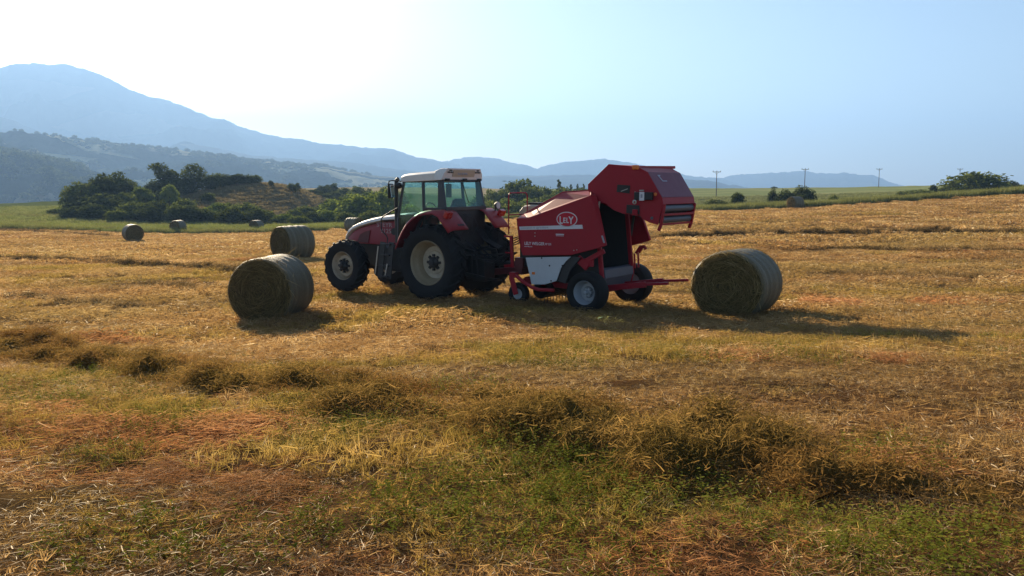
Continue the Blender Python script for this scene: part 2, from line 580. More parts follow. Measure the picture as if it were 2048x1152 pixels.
M_HILLA = hill_mat('wooded_hill', (0.040, 0.055, 0.022), (0.50, 0.44, 0.24), 0.010, 0.45)
M_HILLB = hill_mat('wooded_spur', (0.030, 0.042, 0.018), (0.20, 0.17, 0.09), 0.012, 0.9)
M_MTN = hill_mat('far_mountain', (0.045, 0.055, 0.035), (0.12, 0.11, 0.07), 0.003, 0.8)


def hill(name, crest, d, depth_f, depth_b, mat, rough, seed, nu=260, nt=46, fs=1.0, gully=0.12):
    cu = np.array([c[0] for c in crest], float)
    cv = np.array([c[1] for c in crest], float)
    us = np.linspace(cu[0], cu[-1], nu)
    vs = np.interp(us, cu, cv)
    k = np.array([1, 2, 3, 2, 1.0]); k /= k.sum()
    vs = np.convolve(np.pad(vs, 2, 'edge'), k, 'valid')
    ts = np.linspace(0, 1, nt)
    tb = np.linspace(0, 1, 12)[1:]
    vs = vs + np.array([mnoise.fractal((u_ / 16.0, seed, 0.3), .7, 2.1, 4) for u_ in us]) * 2.2
    rows = []
    for t_ in ts: rows.append((d - depth_f * (1 - t_), math.sin(t_ * math.pi / 2) ** 1.25, t_))
    for t_ in tb: rows.append((d + depth_b * t_, 1 - t_ ** 1.5, 1 - t_))
    V = np.zeros((len(rows), nu, 3))
    for i, (dd, h, t_) in enumerate(rows):
        x = (us - 1024) / F * dd
        zc = np.array([top_z(v, d) for v in vs])
        base = -85.0
        nz = fbm2(x, np.full(nu, dd), fs / rough, seed, 5)
        z = base + (zc - base) * h * (1 + gully * nz * (1 - h) * 3.0) + nz * rough * 0.012 * (1 - 0.4 * h)
        V[i, :, 0], V[i, :, 1], V[i, :, 2] = x, dd, z
    n = len(rows)
    ix = np.arange(n * nu).reshape(n, nu)
    q = np.stack([ix[:-1, :-1], ix[:-1, 1:], ix[1:, 1:], ix[1:, :-1]], -1).reshape(-1, 4)
    o = link_mesh(name, np_mesh(name, V.reshape(-1, 3), q, mat=mat, smooth=True))
    tag(o, kind='structure')
    return V


MAIN = [(-500, 150), (-200, 160), (0, 140), (25, 138), (60, 131), (110, 134), (160, 135), (190, 143), (210, 152), (250, 171), (280, 185), (310, 196), (340, 203), (360, 210),
        (390, 222), (420, 234), (440, 240), (465, 244), (500, 258), (530, 267), (560, 275), (600, 279), (640, 286), (680, 290), (700, 291), (740, 296), (765, 295), (795, 297),
        (815, 307), (835, 315), (870, 320), (900, 326), (960, 345), (1040, 362), (1100, 372)]
hill('mountain', MAIN, 4300, 1500, 900, M_MTN, 380, 2.3, gully=0.3)
hill('mountain', [(820, 372), (880, 328), (900, 321), (930, 315), (960, 315), (990, 316), (1010, 321), (1040, 328), (1075, 337), (1100, 330), (1130, 325), (1160, 322), (1200, 318),
                  (1235, 322), (1270, 328), (1320, 340), (1370, 352), (1440, 358), (1500, 372)], 4700, 1300, 800, M_MTN, 330, 5.7, gully=0.3)
hill('mountain', [(1300, 376), (1380, 355), (1440, 356), (1460, 350), (1500, 348), (1550, 345), (1590, 342), (1605, 342), (1625, 347), (1650, 347), (1680, 346), (1710, 349),
                  (1740, 351), (1760, 358), (1790, 370), (1830, 376), (1900, 378)], 5200, 1200, 700, M_MTN, 300, 9.1, gully=0.25)
hill('hill', [(-400, 200), (-150, 212), (0, 230), (40, 242), (110, 272), (180, 300), (300, 318), (360, 287), (380, 284), (410, 292), (460, 303), (520, 312), (600, 318), (700, 324), (800, 340), (900, 348),
              (960, 353), (1060, 352), (1160, 350), (1300, 356), (1420, 362), (1500, 376)], 3000, 900, 500, M_MTN, 260, 4.4, gully=0.25)
HB = hill('hill', [(-600, 240), (-200, 255), (0, 264), (60, 270), (100, 277), (130, 284), (170, 289), (200, 290), (250, 293), (300, 297), (340, 300), (400, 309), (450, 313), (500, 321), (550, 324),
                   (600, 330), (640, 333), (690, 341), (730, 347), (760, 352), (800, 356), (860, 366), (920, 376), (990, 384)], 1750, 900, 500, M_HILLA, 150, 7.7, gully=0.35)
HS = hill('hill', [(-600, 265), (-200, 288), (-60, 297), (0, 303), (60, 312), (110, 320), (150, 332), (200, 343), (250, 362), (300, 385), (340, 398)], 1050, 420, 400, M_HILLB, 90, 1.9, gully=0.35)

# ------------------------------------------------------------------ geometry-node scatter (stuff only)
def scatter(name, pts, rots, scl, idx, variants, label=None):
    c = bpy.data.collections.new(name + '_kinds')
    for i, (me_) in enumerate(variants):
        o = bpy.data.objects.new('kind_%02d_%s' % (i, name), me_)
        c.objects.link(o)
    me = bpy.data.meshes.new(name)
    n = len(pts)
    me.vertices.add(n)
    me.vertices.foreach_set('co', np.asarray(pts, np.float32).ravel())
    a = me.attributes.new('rot', 'FLOAT_VECTOR', 'POINT'); a.data.foreach_set('vector', np.asarray(rots, np.float32).ravel())
    a = me.attributes.new('scl', 'FLOAT_VECTOR', 'POINT'); a.data.foreach_set('vector', np.asarray(scl, np.float32).ravel())
    a = me.attributes.new('pick', 'INT', 'POINT'); a.data.foreach_set('value', np.asarray(idx, np.int32))
    o = link_mesh(name, me)
    g = bpy.data.node_groups.new(name + '_scatter', 'GeometryNodeTree')
    g.interface.new_socket('Geometry', in_out='INPUT', socket_type='NodeSocketGeometry')
    g.interface.new_socket('Geometry', in_out='OUTPUT', socket_type='NodeSocketGeometry')
    N, L = g.nodes, g.links
    gi, go = N.new('NodeGroupInput'), N.new('NodeGroupOutput')
    ci = N.new('GeometryNodeCollectionInfo')
    ci.inputs[0].default_value = c
    ci.inputs['Separate Children'].default_value = True
    ci.inputs['Reset Children'].default_value = True
    ip = N.new('GeometryNodeInstanceOnPoints')
    ip.inputs['Pick Instance'].default_value = True

    def na(nm, typ):
        x = N.new('GeometryNodeInputNamedAttribute')
        x.data_type = typ
        x.inputs[0].default_value = nm
        return x.outputs[0]
    L.new(gi.outputs[0], ip.inputs['Points'])
    L.new(ci.outputs[0], ip.inputs['Instance'])
    L.new(na('pick', 'INT'), ip.inputs['Instance Index'])
    L.new(na('rot', 'FLOAT_VECTOR'), ip.inputs['Rotation'])
    L.new(na('scl', 'FLOAT_VECTOR'), ip.inputs['Scale'])
    L.new(ip.outputs[0], go.inputs[0])
    md = o.modifiers.new('scatter', 'NODES')
    md.node_group = g
    tag(o, label, kind='stuff')
    return o


def strands(P, D, L, W, B, tone, mid=0.5, seg=2):
    """thin bent ribbons: root, direction, length, width, bend vector"""
    n = len(P)
    D = D / np.linalg.norm(D, axis=1, keepdims=True)
    rv = rng.normal(size=(n, 3))
    Wd = np.cross(D, rv)
    Wd /= np.linalg.norm(Wd, axis=1, keepdims=True) + 1e-9
    Wd = Wd * (W / 2)[:, None]
    L = L[:, None]
    m1 = P + D * L * mid + B * L * 0.22
    e = P + D * L + B * L
    v = np.stack([P - Wd, P + Wd, m1 + Wd * 0.9, m1 - Wd * 0.9, e], 1).reshape(-1, 3)
    o = np.arange(n)[:, None] * 5
    q = o + np.array([[0, 1, 2, 3]])
    t_ = o + np.array([[3, 2, 4]])
    return v, q, t_, np.repeat(tone, 5)


def grass_patch(name, mat, size, n, h, w, lean, bend, flat=0.0, round_=True):
    if round_:
        r, a = size * 0.62 * np.sqrt(rng.random(n)), rng.random(n) * 2 * np.pi
        P = np.stack([r * np.cos(a), r * np.sin(a), np.full(n, -0.015)], 1)
    else:
        P = np.stack([(rng.random(n) - .5) * size, (rng.random(n) - .5) * size, np.full(n, -0.015)], 1)
    ph = rng.random(n) * 2 * np.pi
    le = np.abs(rng.normal(0, lean, n))
    D = np.stack([np.cos(ph) * np.sin(le), np.sin(ph) * np.sin(le), np.cos(le)], 1)
    isf = rng.random(n) < flat
    D[isf, 2] = rng.uniform(-0.02, 0.22, isf.sum())
    D[isf, :2] = np.stack([np.cos(ph[isf]), np.sin(ph[isf])], 1)
    P[isf, 2] = rng.uniform(0.0, h[0] * 0.5, isf.sum())
    L = rng.uniform(h[0], h[1], n) * np.where(isf, 1.5, 1)
    W = rng.uniform(w[0], w[1], n)
    B = rng.normal(0, bend, (n, 3))
    B[:, 2] = -np.abs(B[:, 2]) * 0.6
    v, q, t_, tn = strands(P, D, L, W, B, np.clip(rng.normal(0.5, 0.22, n), 0, 1))
    return np_mesh(name, v, q, t_, mat, tn)


def tussocks(name, mat, size, ncl, per, h, w, nflat, lflat, lean=0.5, bend=0.25):
    r, a = size * 0.62 * np.sqrt(rng.random(ncl)), rng.random(ncl) * 6.283
    C = np.stack([r * np.cos(a), r * np.sin(a)], 1)
    ch, ct, cl = rng.uniform(.45, 1.1, ncl), rng.normal(.5, .2, ncl), rng.normal(0, .25, (ncl, 2))
    which = np.repeat(np.arange(ncl), per)
    n = len(which)
    P = np.c_[C[which] + rng.normal(0, size * .018, (n, 2)), np.full(n, -0.02)]
    le = np.abs(rng.normal(0, lean, n)); ph = rng.random(n) * 6.283
    D = np.stack([np.cos(ph) * np.sin(le) + cl[which, 0], np.sin(ph) * np.sin(le) + cl[which, 1], np.cos(le)], 1)
    L = rng.uniform(h[0], h[1], n) * ch[which]
    B = rng.normal(0, bend, (n, 3)); B[:, 2] = -np.abs(B[:, 2]) * .7
    tone = np.clip(ct[which] + rng.normal(0, .16, n), 0, 1)
    r, a = size * 0.62 * np.sqrt(rng.random(nflat)), rng.random(nflat) * 6.283
    P2 = np.stack([r * np.cos(a), r * np.sin(a), rng.uniform(0, h[1] * .45, nflat)], 1)
    ph = rng.random(nflat) * 6.283
    D2 = np.stack([np.cos(ph), np.sin(ph), rng.normal(.05, .16, nflat)], 1)
    B2 = rng.normal(0, .3, (nflat, 3)); B2[:, 2] *= .4
    v, q, t_, tn = strands(np.r_[P, P2], np.r_[D, D2], np.r_[L, rng.uniform(*lflat, nflat)], rng.uniform(w[0], w[1], n + nflat), np.r_[B, B2],
                           np.r_[tone, np.clip(rng.normal(.52, .24, nflat), 0, 1)])
    return np_mesh(name, v, q, t_, mat, tn)


def weed_patch(name, size, nst, h, leaf, mat, spread=0.5):
    V, Q, T = [], [], []
    vs, tn = [], []
    for s_ in range(nst):
        r, a = size * 0.6 * math.sqrt(rng.random()), rng.random() * 6.283
        base = np.array([r * math.cos(a), r * math.sin(a), 0])
        H = rng.uniform(*h)
        d = np.array([rng.normal(0, .25), rng.normal(0, .25), 1.0]); d /= np.linalg.norm(d)
        tone0 = rng.random()
        k = int(6 + 9 * rng.random())
        for j in range(k):
            f = (j + 0.6) / k
            c = base + d * H * f
            ph = rng.random() * 6.283
            o = np.array([math.cos(ph), math.sin(ph), rng.uniform(-.1, .7)])
            o /= np.linalg.norm(o)
            side = np.cross(o, [0, 0, 1.0]); side /= np.linalg.norm(side) + 1e-9
            L = leaf * rng.uniform(.6, 1.3)
            p0 = c + o * 0.008
            p1 = c + o * L * .5 + side * L * .24
            p2 = c + o * L + np.array([0, 0, -L * .2])
            p3 = c + o * L * .5 - side * L * .24
            vs += [p0, p1, p2, p3]
            tn += [np.clip(tone0 * .6 + f * .4 + rng.normal(0, .12), 0, 1)] * 4
    n = len(vs) // 4
    return np_mesh(name, np.array(vs), np.arange(n * 4).reshape(n, 4), None, mat, tn)


KN = []
for i in range(3): KN.append(tussocks('stubble', M_GOLD, 0.6, 60, 9, (0.06, 0.13), (0.0028, 0.0052), 260, (0.04, 0.12)))                    # 0-2
for i in range(3): KN.append(tussocks('litter', M_LITTER, 0.6, 50, 7, (0.04, 0.10), (0.0026, 0.005), 760, (0.04, 0.13), 0.8))              # 3-5
for i in range(2): KN.append(tussocks('olive', M_OLIVE, 0.6, 60, 10, (0.08, 0.17), (0.003, 0.0055), 90, (0.06, 0.16), 0.35))              # 6-7
for i in range(2): KN.append(weed_patch('weeds', 0.6, 90, (0.05, 0.16), 0.028, M_WEED))                                                  # 8-9
for i in range(2): KN.append(tussocks('stubble_mid', M_GOLD, 1.3, 130, 7, (0.07, 0.15), (0.006, 0.012), 330, (0.07, 0.2)))                # 10-11
for i in range(2): KN.append(tussocks('litter_mid', M_LITTER, 1.3, 110, 6, (0.06, 0.13), (0.006, 0.012), 700, (0.07, 0.22), 0.8))          # 12-13
for i in range(2): KN.append(tussocks('olive_mid', M_OLIVE, 1.3, 130, 7, (0.08, 0.17), (0.006, 0.011), 200, (0.07, 0.2), 0.4))            # 14-15
for i in range(2): KN.append(tussocks('stubble_far', M_GOLD, 3.0, 140, 6, (0.10, 0.22), (0.018, 0.035), 300, (0.1, 0.3)))                 # 16-17
for i in range(2): KN.append(tussocks('olive_far', M_OLIVE, 3.0, 140, 6, (0.10, 0.22), (0.018, 0.035), 260, (0.1, 0.3)))                  # 18-19

# soft zones of the near ground (world metres, found where the photograph shows them)
def zone(u, v, rx, ry):
    x, y = spot(u, v)
    return x, y, rx, ry


GREEN = [zone(1000, 1010, 0.65, 0.6), zone(1120, 950, 0.8, 0.45), zone(1020, 1080, .5, .3), zone(1330, 1000, 0.55, 0.35), zone(1500, 1040, 0.55, .3), zone(1680, 1080, .6, .3),
         zone(1900, 1090, 0.8, 0.4), zone(40, 785, 0.9, .7), zone(150, 810, .7, .5), zone(1250, 1120, .5, .25), zone(640, 880, .5, .3), zone(1720, 930, .25, .2), zone(230, 880, .5, .25)]
OLIVE = [zone(900, 900, 1.6, .8), zone(700, 900, 1.3, .9), zone(150, 1100, 1.1, .5), zone(400, 840, 2.0, 1.0), zone(1000, 720, 5.0, 1.0), zone(1300, 705, 3.5, 1.0), zone(1700, 720, 3, 1.0), zone(800, 640, 3.0, 1.0),
         zone(1500, 1060, 1.6, .6), zone(300, 560, 6, 1.5), zone(120, 540, 4, 1.5), zone(1700, 590, 4, .8), zone(1050, 1000, 1.3, 1.0), zone(60, 760, 1.2, .8)]
BROWN = [zone(300, 960, 1.5, .9), zone(650, 1020, 1.1, .6), zone(850, 1060, .8, .4), zone(1250, 1120, 1.2, .3), zone(120, 900, 1.4, .8), zone(1950, 900, 1.2, .6)]


def zsum(Z, x, y):
    o = np.zeros(np.shape(x))
    for cx, cy_, rx, ry in Z: o = np.maximum(o, np.exp(-((x - cx) / rx) ** 2 - ((y - cy_) / ry) ** 2))
    return o


def grid_pts(r0, r1, step, half=0.66, margin=2.5):
    ys = np.arange(r0, r1, step)
    out = []
    for y in ys:
        w = half * y + margin
        xs = np.arange(-w, w, step)
        out.append(np.stack([xs + rng.uniform(-.5, .5, len(xs)) * step, y + rng.uniform(-.5, .5, len(xs)) * step], 1))
    return np.concatenate(out)


pts, rots, scl, pick = [], [], [], []


def band(r0, r1, step, kinds, hs):
    G = grid_pts(r0, r1, step)
    x, y = G[:, 0], G[:, 1]
    ok = y < field_edge(x) - 0.3
    x, y = x[ok], y[ok]
    n = len(x)
    z = ground_z(x, y) + clods(x, y)
    q_ = rowcoord(x, y)
    rowb = np.sin(q_ * 1.35 + 1.2 * fbm2(x * .15, y * .5, .3, 31.0, 2)) * 0.5 + np.sin(q_ * 3.9) * 0.3
    nz = fbm2(x * 0.35, y, 0.55, 8.0, 3)
    go = zsum(OLIVE, x, y) + nz * 0.5 + rng.normal(0, .25, n) - 0.25 * rowb
    gb = zsum(BROWN, x, y) + fbm2(x * 0.35, y, 0.5, 21.0, 3) * 0.5 + rng.normal(0, .25, n) + 0.28 * rowb
    gg = zsum(GREEN, x, y) + rng.normal(0, .13, n)
    k = rng.choice(kinds['gold'], n)
    kb = rng.choice(kinds['brown'], n)
    ko = rng.choice(kinds['olive'], n)
    k = np.where(gb > 0.72, kb, k)
    k = np.where((go > 0.55) & (go > gb - .1), ko, k)
    if kinds.get('green'):
        k = np.where(gg > 1.05, rng.choice(kinds['green'], n), k)
    pts.append(np.stack([x, y, z], 1))
    rots.append(np.stack([rng.normal(0, .03, n), rng.normal(0, .03, n), rng.random(n) * 6.283], 1))
    s = rng.uniform(.8, 1.15, n)
    rows = 1 + 0.62 * rowb + 0.4 * nz          # drill rows of uneven height
    scl.append(np.stack([s, s, s * hs * np.clip(rows, .45, 1.6)], 1))
    pick.append(k)


band(1.2, 14, 0.36, {'gold': [0, 1, 2], 'brown': [3, 4, 5], 'olive': [6, 7], 'green': [8, 9]}, 0.9)
band(13, 38, 0.8, {'gold': [10, 11], 'brown': [12, 13], 'olive': [14, 15]}, 1.0)
band(37, 97, 1.9, {'gold': [16, 17], 'brown': [16, 17], 'olive': [18, 19]}, 0.9)
# a thin under-layer of weeds and litter mixed in near the eye
G = grid_pts(1.2, 12, 0.30)
x, y = G[:, 0], G[:, 1]
sel = rng.random(len(x)) < np.clip(zsum(GREEN, x, y) ** 1.3 * 0.68 + zsum(OLIVE, x, y) * 0.09 + 0.012, 0, .9)
x, y = x[sel], y[sel]
n = len(x)
pts.append(np.stack([x, y, ground_z(x, y) + clods(x, y)], 1)); rots.append(np.stack([np.zeros(n), np.zeros(n), rng.random(n) * 6.283], 1))
s = rng.uniform(.7, 1.2, n); scl.append(np.stack([s, s, s], 1)); pick.append(rng.choice([8, 9], n))
scatter('stubble_grass', np.concatenate(pts), np.concatenate(rots), np.concatenate(scl), np.concatenate(pick), KN,
        'dry golden and brown stubble with weedy green patches over the whole field')

# tall grass along the left field edge, standing crop along the right edge
def edge_strip(name, xa, xb, y_off, depth, mat, h, label, step=0.8):
    kinds = [grass_patch(name + '_tuft', mat, 1.3, 260, h, (0.02, 0.045), 0.28, 0.14) for _ in range(3)]
    xs = np.arange(xa, xb, step)
    P = []
    for dy in np.arange(0, depth, step):
        P.append(np.stack([xs + rng.uniform(-.4, .4, len(xs)), field_edge(xs) + y_off + dy + rng.uniform(-.4, .4, len(xs))], 1))
    P = np.concatenate(P)
    n = len(P)
    z = ground_z(P[:, 0], P[:, 1])
    s = rng.uniform(.75, 1.2, n)
    hs = s * (1 + 0.25 * fbm2(P[:, 0], P[:, 1], .3, 2.0, 2))
    scatter(name, np.c_[P, z], np.stack([np.zeros(n), np.zeros(n), rng.random(n) * 6.28], 1), np.stack([s, s, hs], 1), rng.integers(0, 3, n), kinds, label)


edge_strip('tall_grass', -75, 16, 0.2, 9, M_STRIP, (0.3, 0.75), 'green tall grass along the left and middle field edge')
edge_strip('standing_crop', 16.5, 84, 0.2, 6, M_CROP, (0.55, 1.0), 'uncut yellow-green crop strip along the right field edge', 0.6)

def cover(name, x0, x1, y0, y1, step, mat, h, label, keep=None):
    kinds = [tussocks(name + '_tuft', mat, 1.6, 40, 6, h, (0.03, 0.06), 30, (0.15, 0.4)) for _ in range(2)]
    gx, gy = np.meshgrid(np.arange(x0, x1, step), np.arange(y0, y1, step))
    gx = gx.ravel() + rng.uniform(-.5, .5, gx.size) * step
    gy = gy.ravel() + rng.uniform(-.5, .5, gy.size) * step
    ok = gy > field_edge(gx) + 6
    if keep is not None: ok &= keep(gx, gy)
    gx, gy = gx[ok], gy[ok]
    n = len(gx)
    s = rng.uniform(.7, 1.3, n)
    scatter(name, np.c_[gx, gy, ground_z(gx, gy)], np.stack([np.zeros(n), np.zeros(n), rng.random(n) * 6.28], 1), np.stack([s, s, s], 1), rng.integers(0, 2, n), kinds, label)


M_DRY = blade_mat('dry_hill_grass', [(0.0, (0.07, 0.06, 0.022)), (0.5, (0.21, 0.165, 0.068)), (1.0, (0.42, 0.33, 0.16))], 0.45)
dryk = lambda x, y: np.exp(-((x + 42) / 22.0) ** 2 - ((y - 152) / 26.0) ** 2) > 0.45
cover('meadow_grass', -125, -15, 96, 165, 1.5, M_STRIP, (0.2, 0.5), 'green meadow grass round the foot of the hillock', lambda x, y: ~dryk(x, y))
cover('hillock_grass', -75, -15, 126, 176, 1.2, M_DRY, (0.25, 0.5), 'dry tawny grass on the bare slope of the hillock', dryk)
cover('field_grass', 8, 130, 100, 230, 2.2, M_CROP, (0.3, 0.6), 'pale green crop over the far right field')

# ------------------------------------------------------------------ windrows of cut hay
def windrow(line, width, height, nstr, slen, swid, mat, label, seed, gaps=0.35):
    """line: points on the land; a lumpy ridge thatched with tangled strands"""
    L = np.array(line, float)
    seg = np.r_[0, np.cumsum(np.linalg.norm(np.diff(L, axis=0), axis=1))]
    tot = seg[-1]
    ns = int(tot / (width * 0.06)) + 2
    s = np.linspace(0, tot, ns)
    cx, cy_ = np.interp(s, seg, L[:, 0]), np.interp(s, seg, L[:, 1])
    tx, ty = np.gradient(cx), np.gradient(cy_)
    tl = np.hypot(tx, ty); nx, ny = -ty / tl, tx / tl
    wob = fbm2(s, s * 0, 0.5 / width, seed, 3) * width * 0.45
    hv = np.clip(0.85 + fbm2(s, s * 0 + 5, 0.7 / width, seed + 3, 4) * 0.5, 0.75, 1.25)
    wv = np.clip(0.85 + fbm2(s, s * 0 + 9, 0.6 / width, seed + 6, 3) * 0.6, 0.4, 1.5)
    nt = 21
    T = np.linspace(-1, 1, nt)
    X = cx[:, None] + nx[:, None] * (T[None] * width / 2 * wv[:, None] + wob[:, None])
    Y = cy_[:, None] + ny[:, None] * (T[None] * width / 2 * wv[:, None] + wob[:, None])
    prof = np.clip(1 - T ** 2, 0, 1)[None] ** 0.8
    end = np.clip(np.minimum(s, tot - s) / width, 0, 1)[:, None]
    fine = fbm2(X, Y, 7.0 / width, seed + 31, 3)
    g = np.random.default_rng(int(seed * 10))
    Hh = height * 0.20 * prof * hv[:, None] * end * (1 + 1.2 * fine)
    for _ in range(int(tot * 15 / width)):                      # forkfuls of hay thrown on the row
        c_ = g.integers(0, ns)
        o_ = np.clip(g.normal(0, .22), -.42, .42) * width
        r1, r2 = width * g.uniform(.08, .19), width * g.uniform(.065, .12)
        hh = height * min(1.0, g.uniform(.3, 1.0) ** 1.2 * hv[c_]) * end[c_, 0]
        th = math.atan2(ty[c_], tx[c_]) + g.normal(0, .5)
        dx_, dy_ = X - (cx[c_] + nx[c_] * o_), Y - (cy_[c_] + ny[c_] * o_)
        e_ = ((dx_ * math.cos(th) + dy_ * math.sin(th)) / r1) ** 2 + ((-dx_ * math.sin(th) + dy_ * math.cos(th)) / r2) ** 2
        Hh = np.maximum(Hh, hh * np.exp(-e_ ** 1.3) * np.clip(1 + .5 * fine, .55, 1.25))
    Z = ground_z(X, Y) + clods(X, Y) + Hh - 0.02
    ix = np.arange(ns * nt).reshape(ns, nt)
    V = np.stack([X, Y, Z], -1).reshape(-1, 3)
    q = np.stack([ix[:-1, :-1], ix[:-1, 1:], ix[1:, 1:], ix[1:, :-1]], -1).reshape(-1, 4)
    # thatch
    wgt = (Hh + 0.02 * height).reshape(-1); wgt = wgt / wgt.sum()
    pick_ = rng.choice(len(V), nstr, p=wgt)
    dx = width * 0.07
    P = V[pick_] + np.c_[rng.normal(0, dx, (nstr, 2)), rng.uniform(-.35, .9, nstr) * slen * 0.16]
    ph = rng.random(nstr) * 6.283
    el = rng.normal(0.10, 0.55, nstr)
    D = np.stack([np.cos(ph) * np.cos(el), np.sin(ph) * np.cos(el), np.sin(el)], 1)
    Ls = slen * rng.uniform(.4, 1.3, nstr)
    Bv = rng.normal(0, .28, (nstr, 3)); Bv[:, 2] -= 0.18
    v2, q2, t2, tn2 = strands(P, D, Ls, rng.uniform(swid * .6, swid * 1.4, nstr), Bv, np.clip(rng.normal(0.42, 0.20, nstr) + 0.35 * fbm2(P[:, 0], P[:, 1], 3.0 / width, seed + 50, 3), 0, 1))
    o = len(V)
    me = np_mesh('hay_windrow', np.r_[V, v2], np.r_[q, q2 + o], t2 + o, mat, np.r_[np.full(o, 0.30), tn2])
    ob = link_mesh('hay_windrow', me)
    tag(ob, label, 'windrow', 'rows of cut hay')
    return ob


def line_px(px):
    return [spot(u, v) for u, v in px]


windrow(line_px([(-260, 672), (0, 697), (220, 735), (420, 760), (600, 785), (800, 815), (960, 850), (1100, 862), (1300, 905), (1500, 940), (1700, 955), (1900, 985), (2060, 1020), (2250, 1080)]), 1.75, 0.31, 210000, 0.072, 0.0048, M_HAY,
        'wide lumpy windrow of dark hay crossing the near stubble', 5.7)
windrow(line_px([(-200, 512), (0, 519), (130, 523), (260, 530), (400, 537), (520, 548), (640, 556)]), 1.1, 0.22, 20000, 0.22, 0.012, M_FARHAY,
        'broken hay windrow running behind the bale with the frayed face', 8.1)
windrow(line_px([(1290, 478), (1400, 472), (1550, 470), (1700, 468), (1850, 467), (2060, 467), (2260, 466)]), 1.1, 0.27, 30000, 0.25, 0.02, M_FARHAY,
        'long brown windrow behind the right bale and the baler', 13.4)
windrow(line_px([(-120, 458), (0, 462), (80, 466), (160, 470), (235, 476)]), 1.0, 0.24, 6000, 0.35, 0.03, M_FARHAY,
        'thin dark windrow ending beside the single bale of the left far field', 17.3)
windrow(line_px([(270, 566), (350, 575), (440, 586)]), 0.8, 0.08, 4000, 0.22, 0.011, M_FARHAY, 'faint short scrap of windrow left of the frayed bale', 23.0)


windrow(line_px([(1480, 494), (1620, 498), (1760, 499), (1900, 501), (2080, 502)]), 0.9, 0.11, 7000, 0.22, 0.016, M_FARHAY, 'thin dark line of hay scraps right of the large bale, below the long windrow', 29.0)
windrow(line_px([(1600, 548), (1740, 552), (1900, 556), (2080, 556)]), 0.8, 0.08, 5000, 0.2, 0.013, M_FARHAY, 'faint line of hay scraps level with the large bale at the right edge', 33.0)
windrow(line_px([(30, 588), (130, 602), (240, 612), (330, 618)]), 0.7, 0.09, 4000, 0.18, 0.011, M_FARHAY, 'short faint line of hay scraps well left of the frayed bale', 37.0)

# ------------------------------------------------------------------ round bales
m = bpy.data.materials.new('bale_net')
t = NT(m)
p = t.obj()
sx = t.n('ShaderNodeSeparateXYZ', {0: p}).outputs[1]
bands = t.noise(t.n('ShaderNodeCombineXYZ', {0: t.math('MULTIPLY', sx, 1.0)}).outputs[0], 7.0, 3)
fine = t.noise(t.scale(p, (1, 3, 1)), 26.0, 5, 0.7)
c = t.ramp(t.math('ADD', t.math('MULTIPLY', bands, .6), t.math('MULTIPLY', fine, .4)), [(0.3, (0.062, 0.052, 0.030)), (0.5, (0.13, 0.112, 0.066)), (0.72, (0.24, 0.215, 0.145))])
t.done(t.n('ShaderNodeBsdfPrincipled', {'Base Color': c, 'Roughness': 0.6, 'Specular IOR Level': 0.35, 'Normal': t.bump(t.math('ADD', fine, t.math('MULTIPLY', bands, .8)), 0.7, 0.03)}).outputs[0])
M_NET = m
m = bpy.data.materials.new('bale_face')
t = NT(m)
p = t.obj()
rr = t.n('ShaderNodeVectorMath', {0: t.scale(p, (1, 0, 1))}, operation='LENGTH').outputs[1]
ri = t.noise(t.n('ShaderNodeCombineXYZ', {0: t.math('MULTIPLY', rr, 2.4), 1: t.noise(p, 3.0, 3)}).outputs[0], 6.0, 6, 0.7)
c = t.ramp(ri, [(0.3, (0.032, 0.027, 0.011)), (0.5, (0.12, 0.095, 0.036)), (0.75, (0.28, 0.215, 0.09))])
t.done(t.n('ShaderNodeBsdfPrincipled', {'Base Color': c, 'Roughness': 0.95, 'Specular IOR Level': 0.1, 'Normal': t.bump(ri, 1.0, 0.06)}).outputs[0])
M_FACE = m
M_BSTRAW = blade_mat('bale_straw', [(0.0, (0.05, 0.038, 0.016)), (0.5, (0.24, 0.17, 0.065)), (0.85, (0.54, 0.40, 0.17)), (1.0, (0.80, 0.64, 0.34))], 0.3)


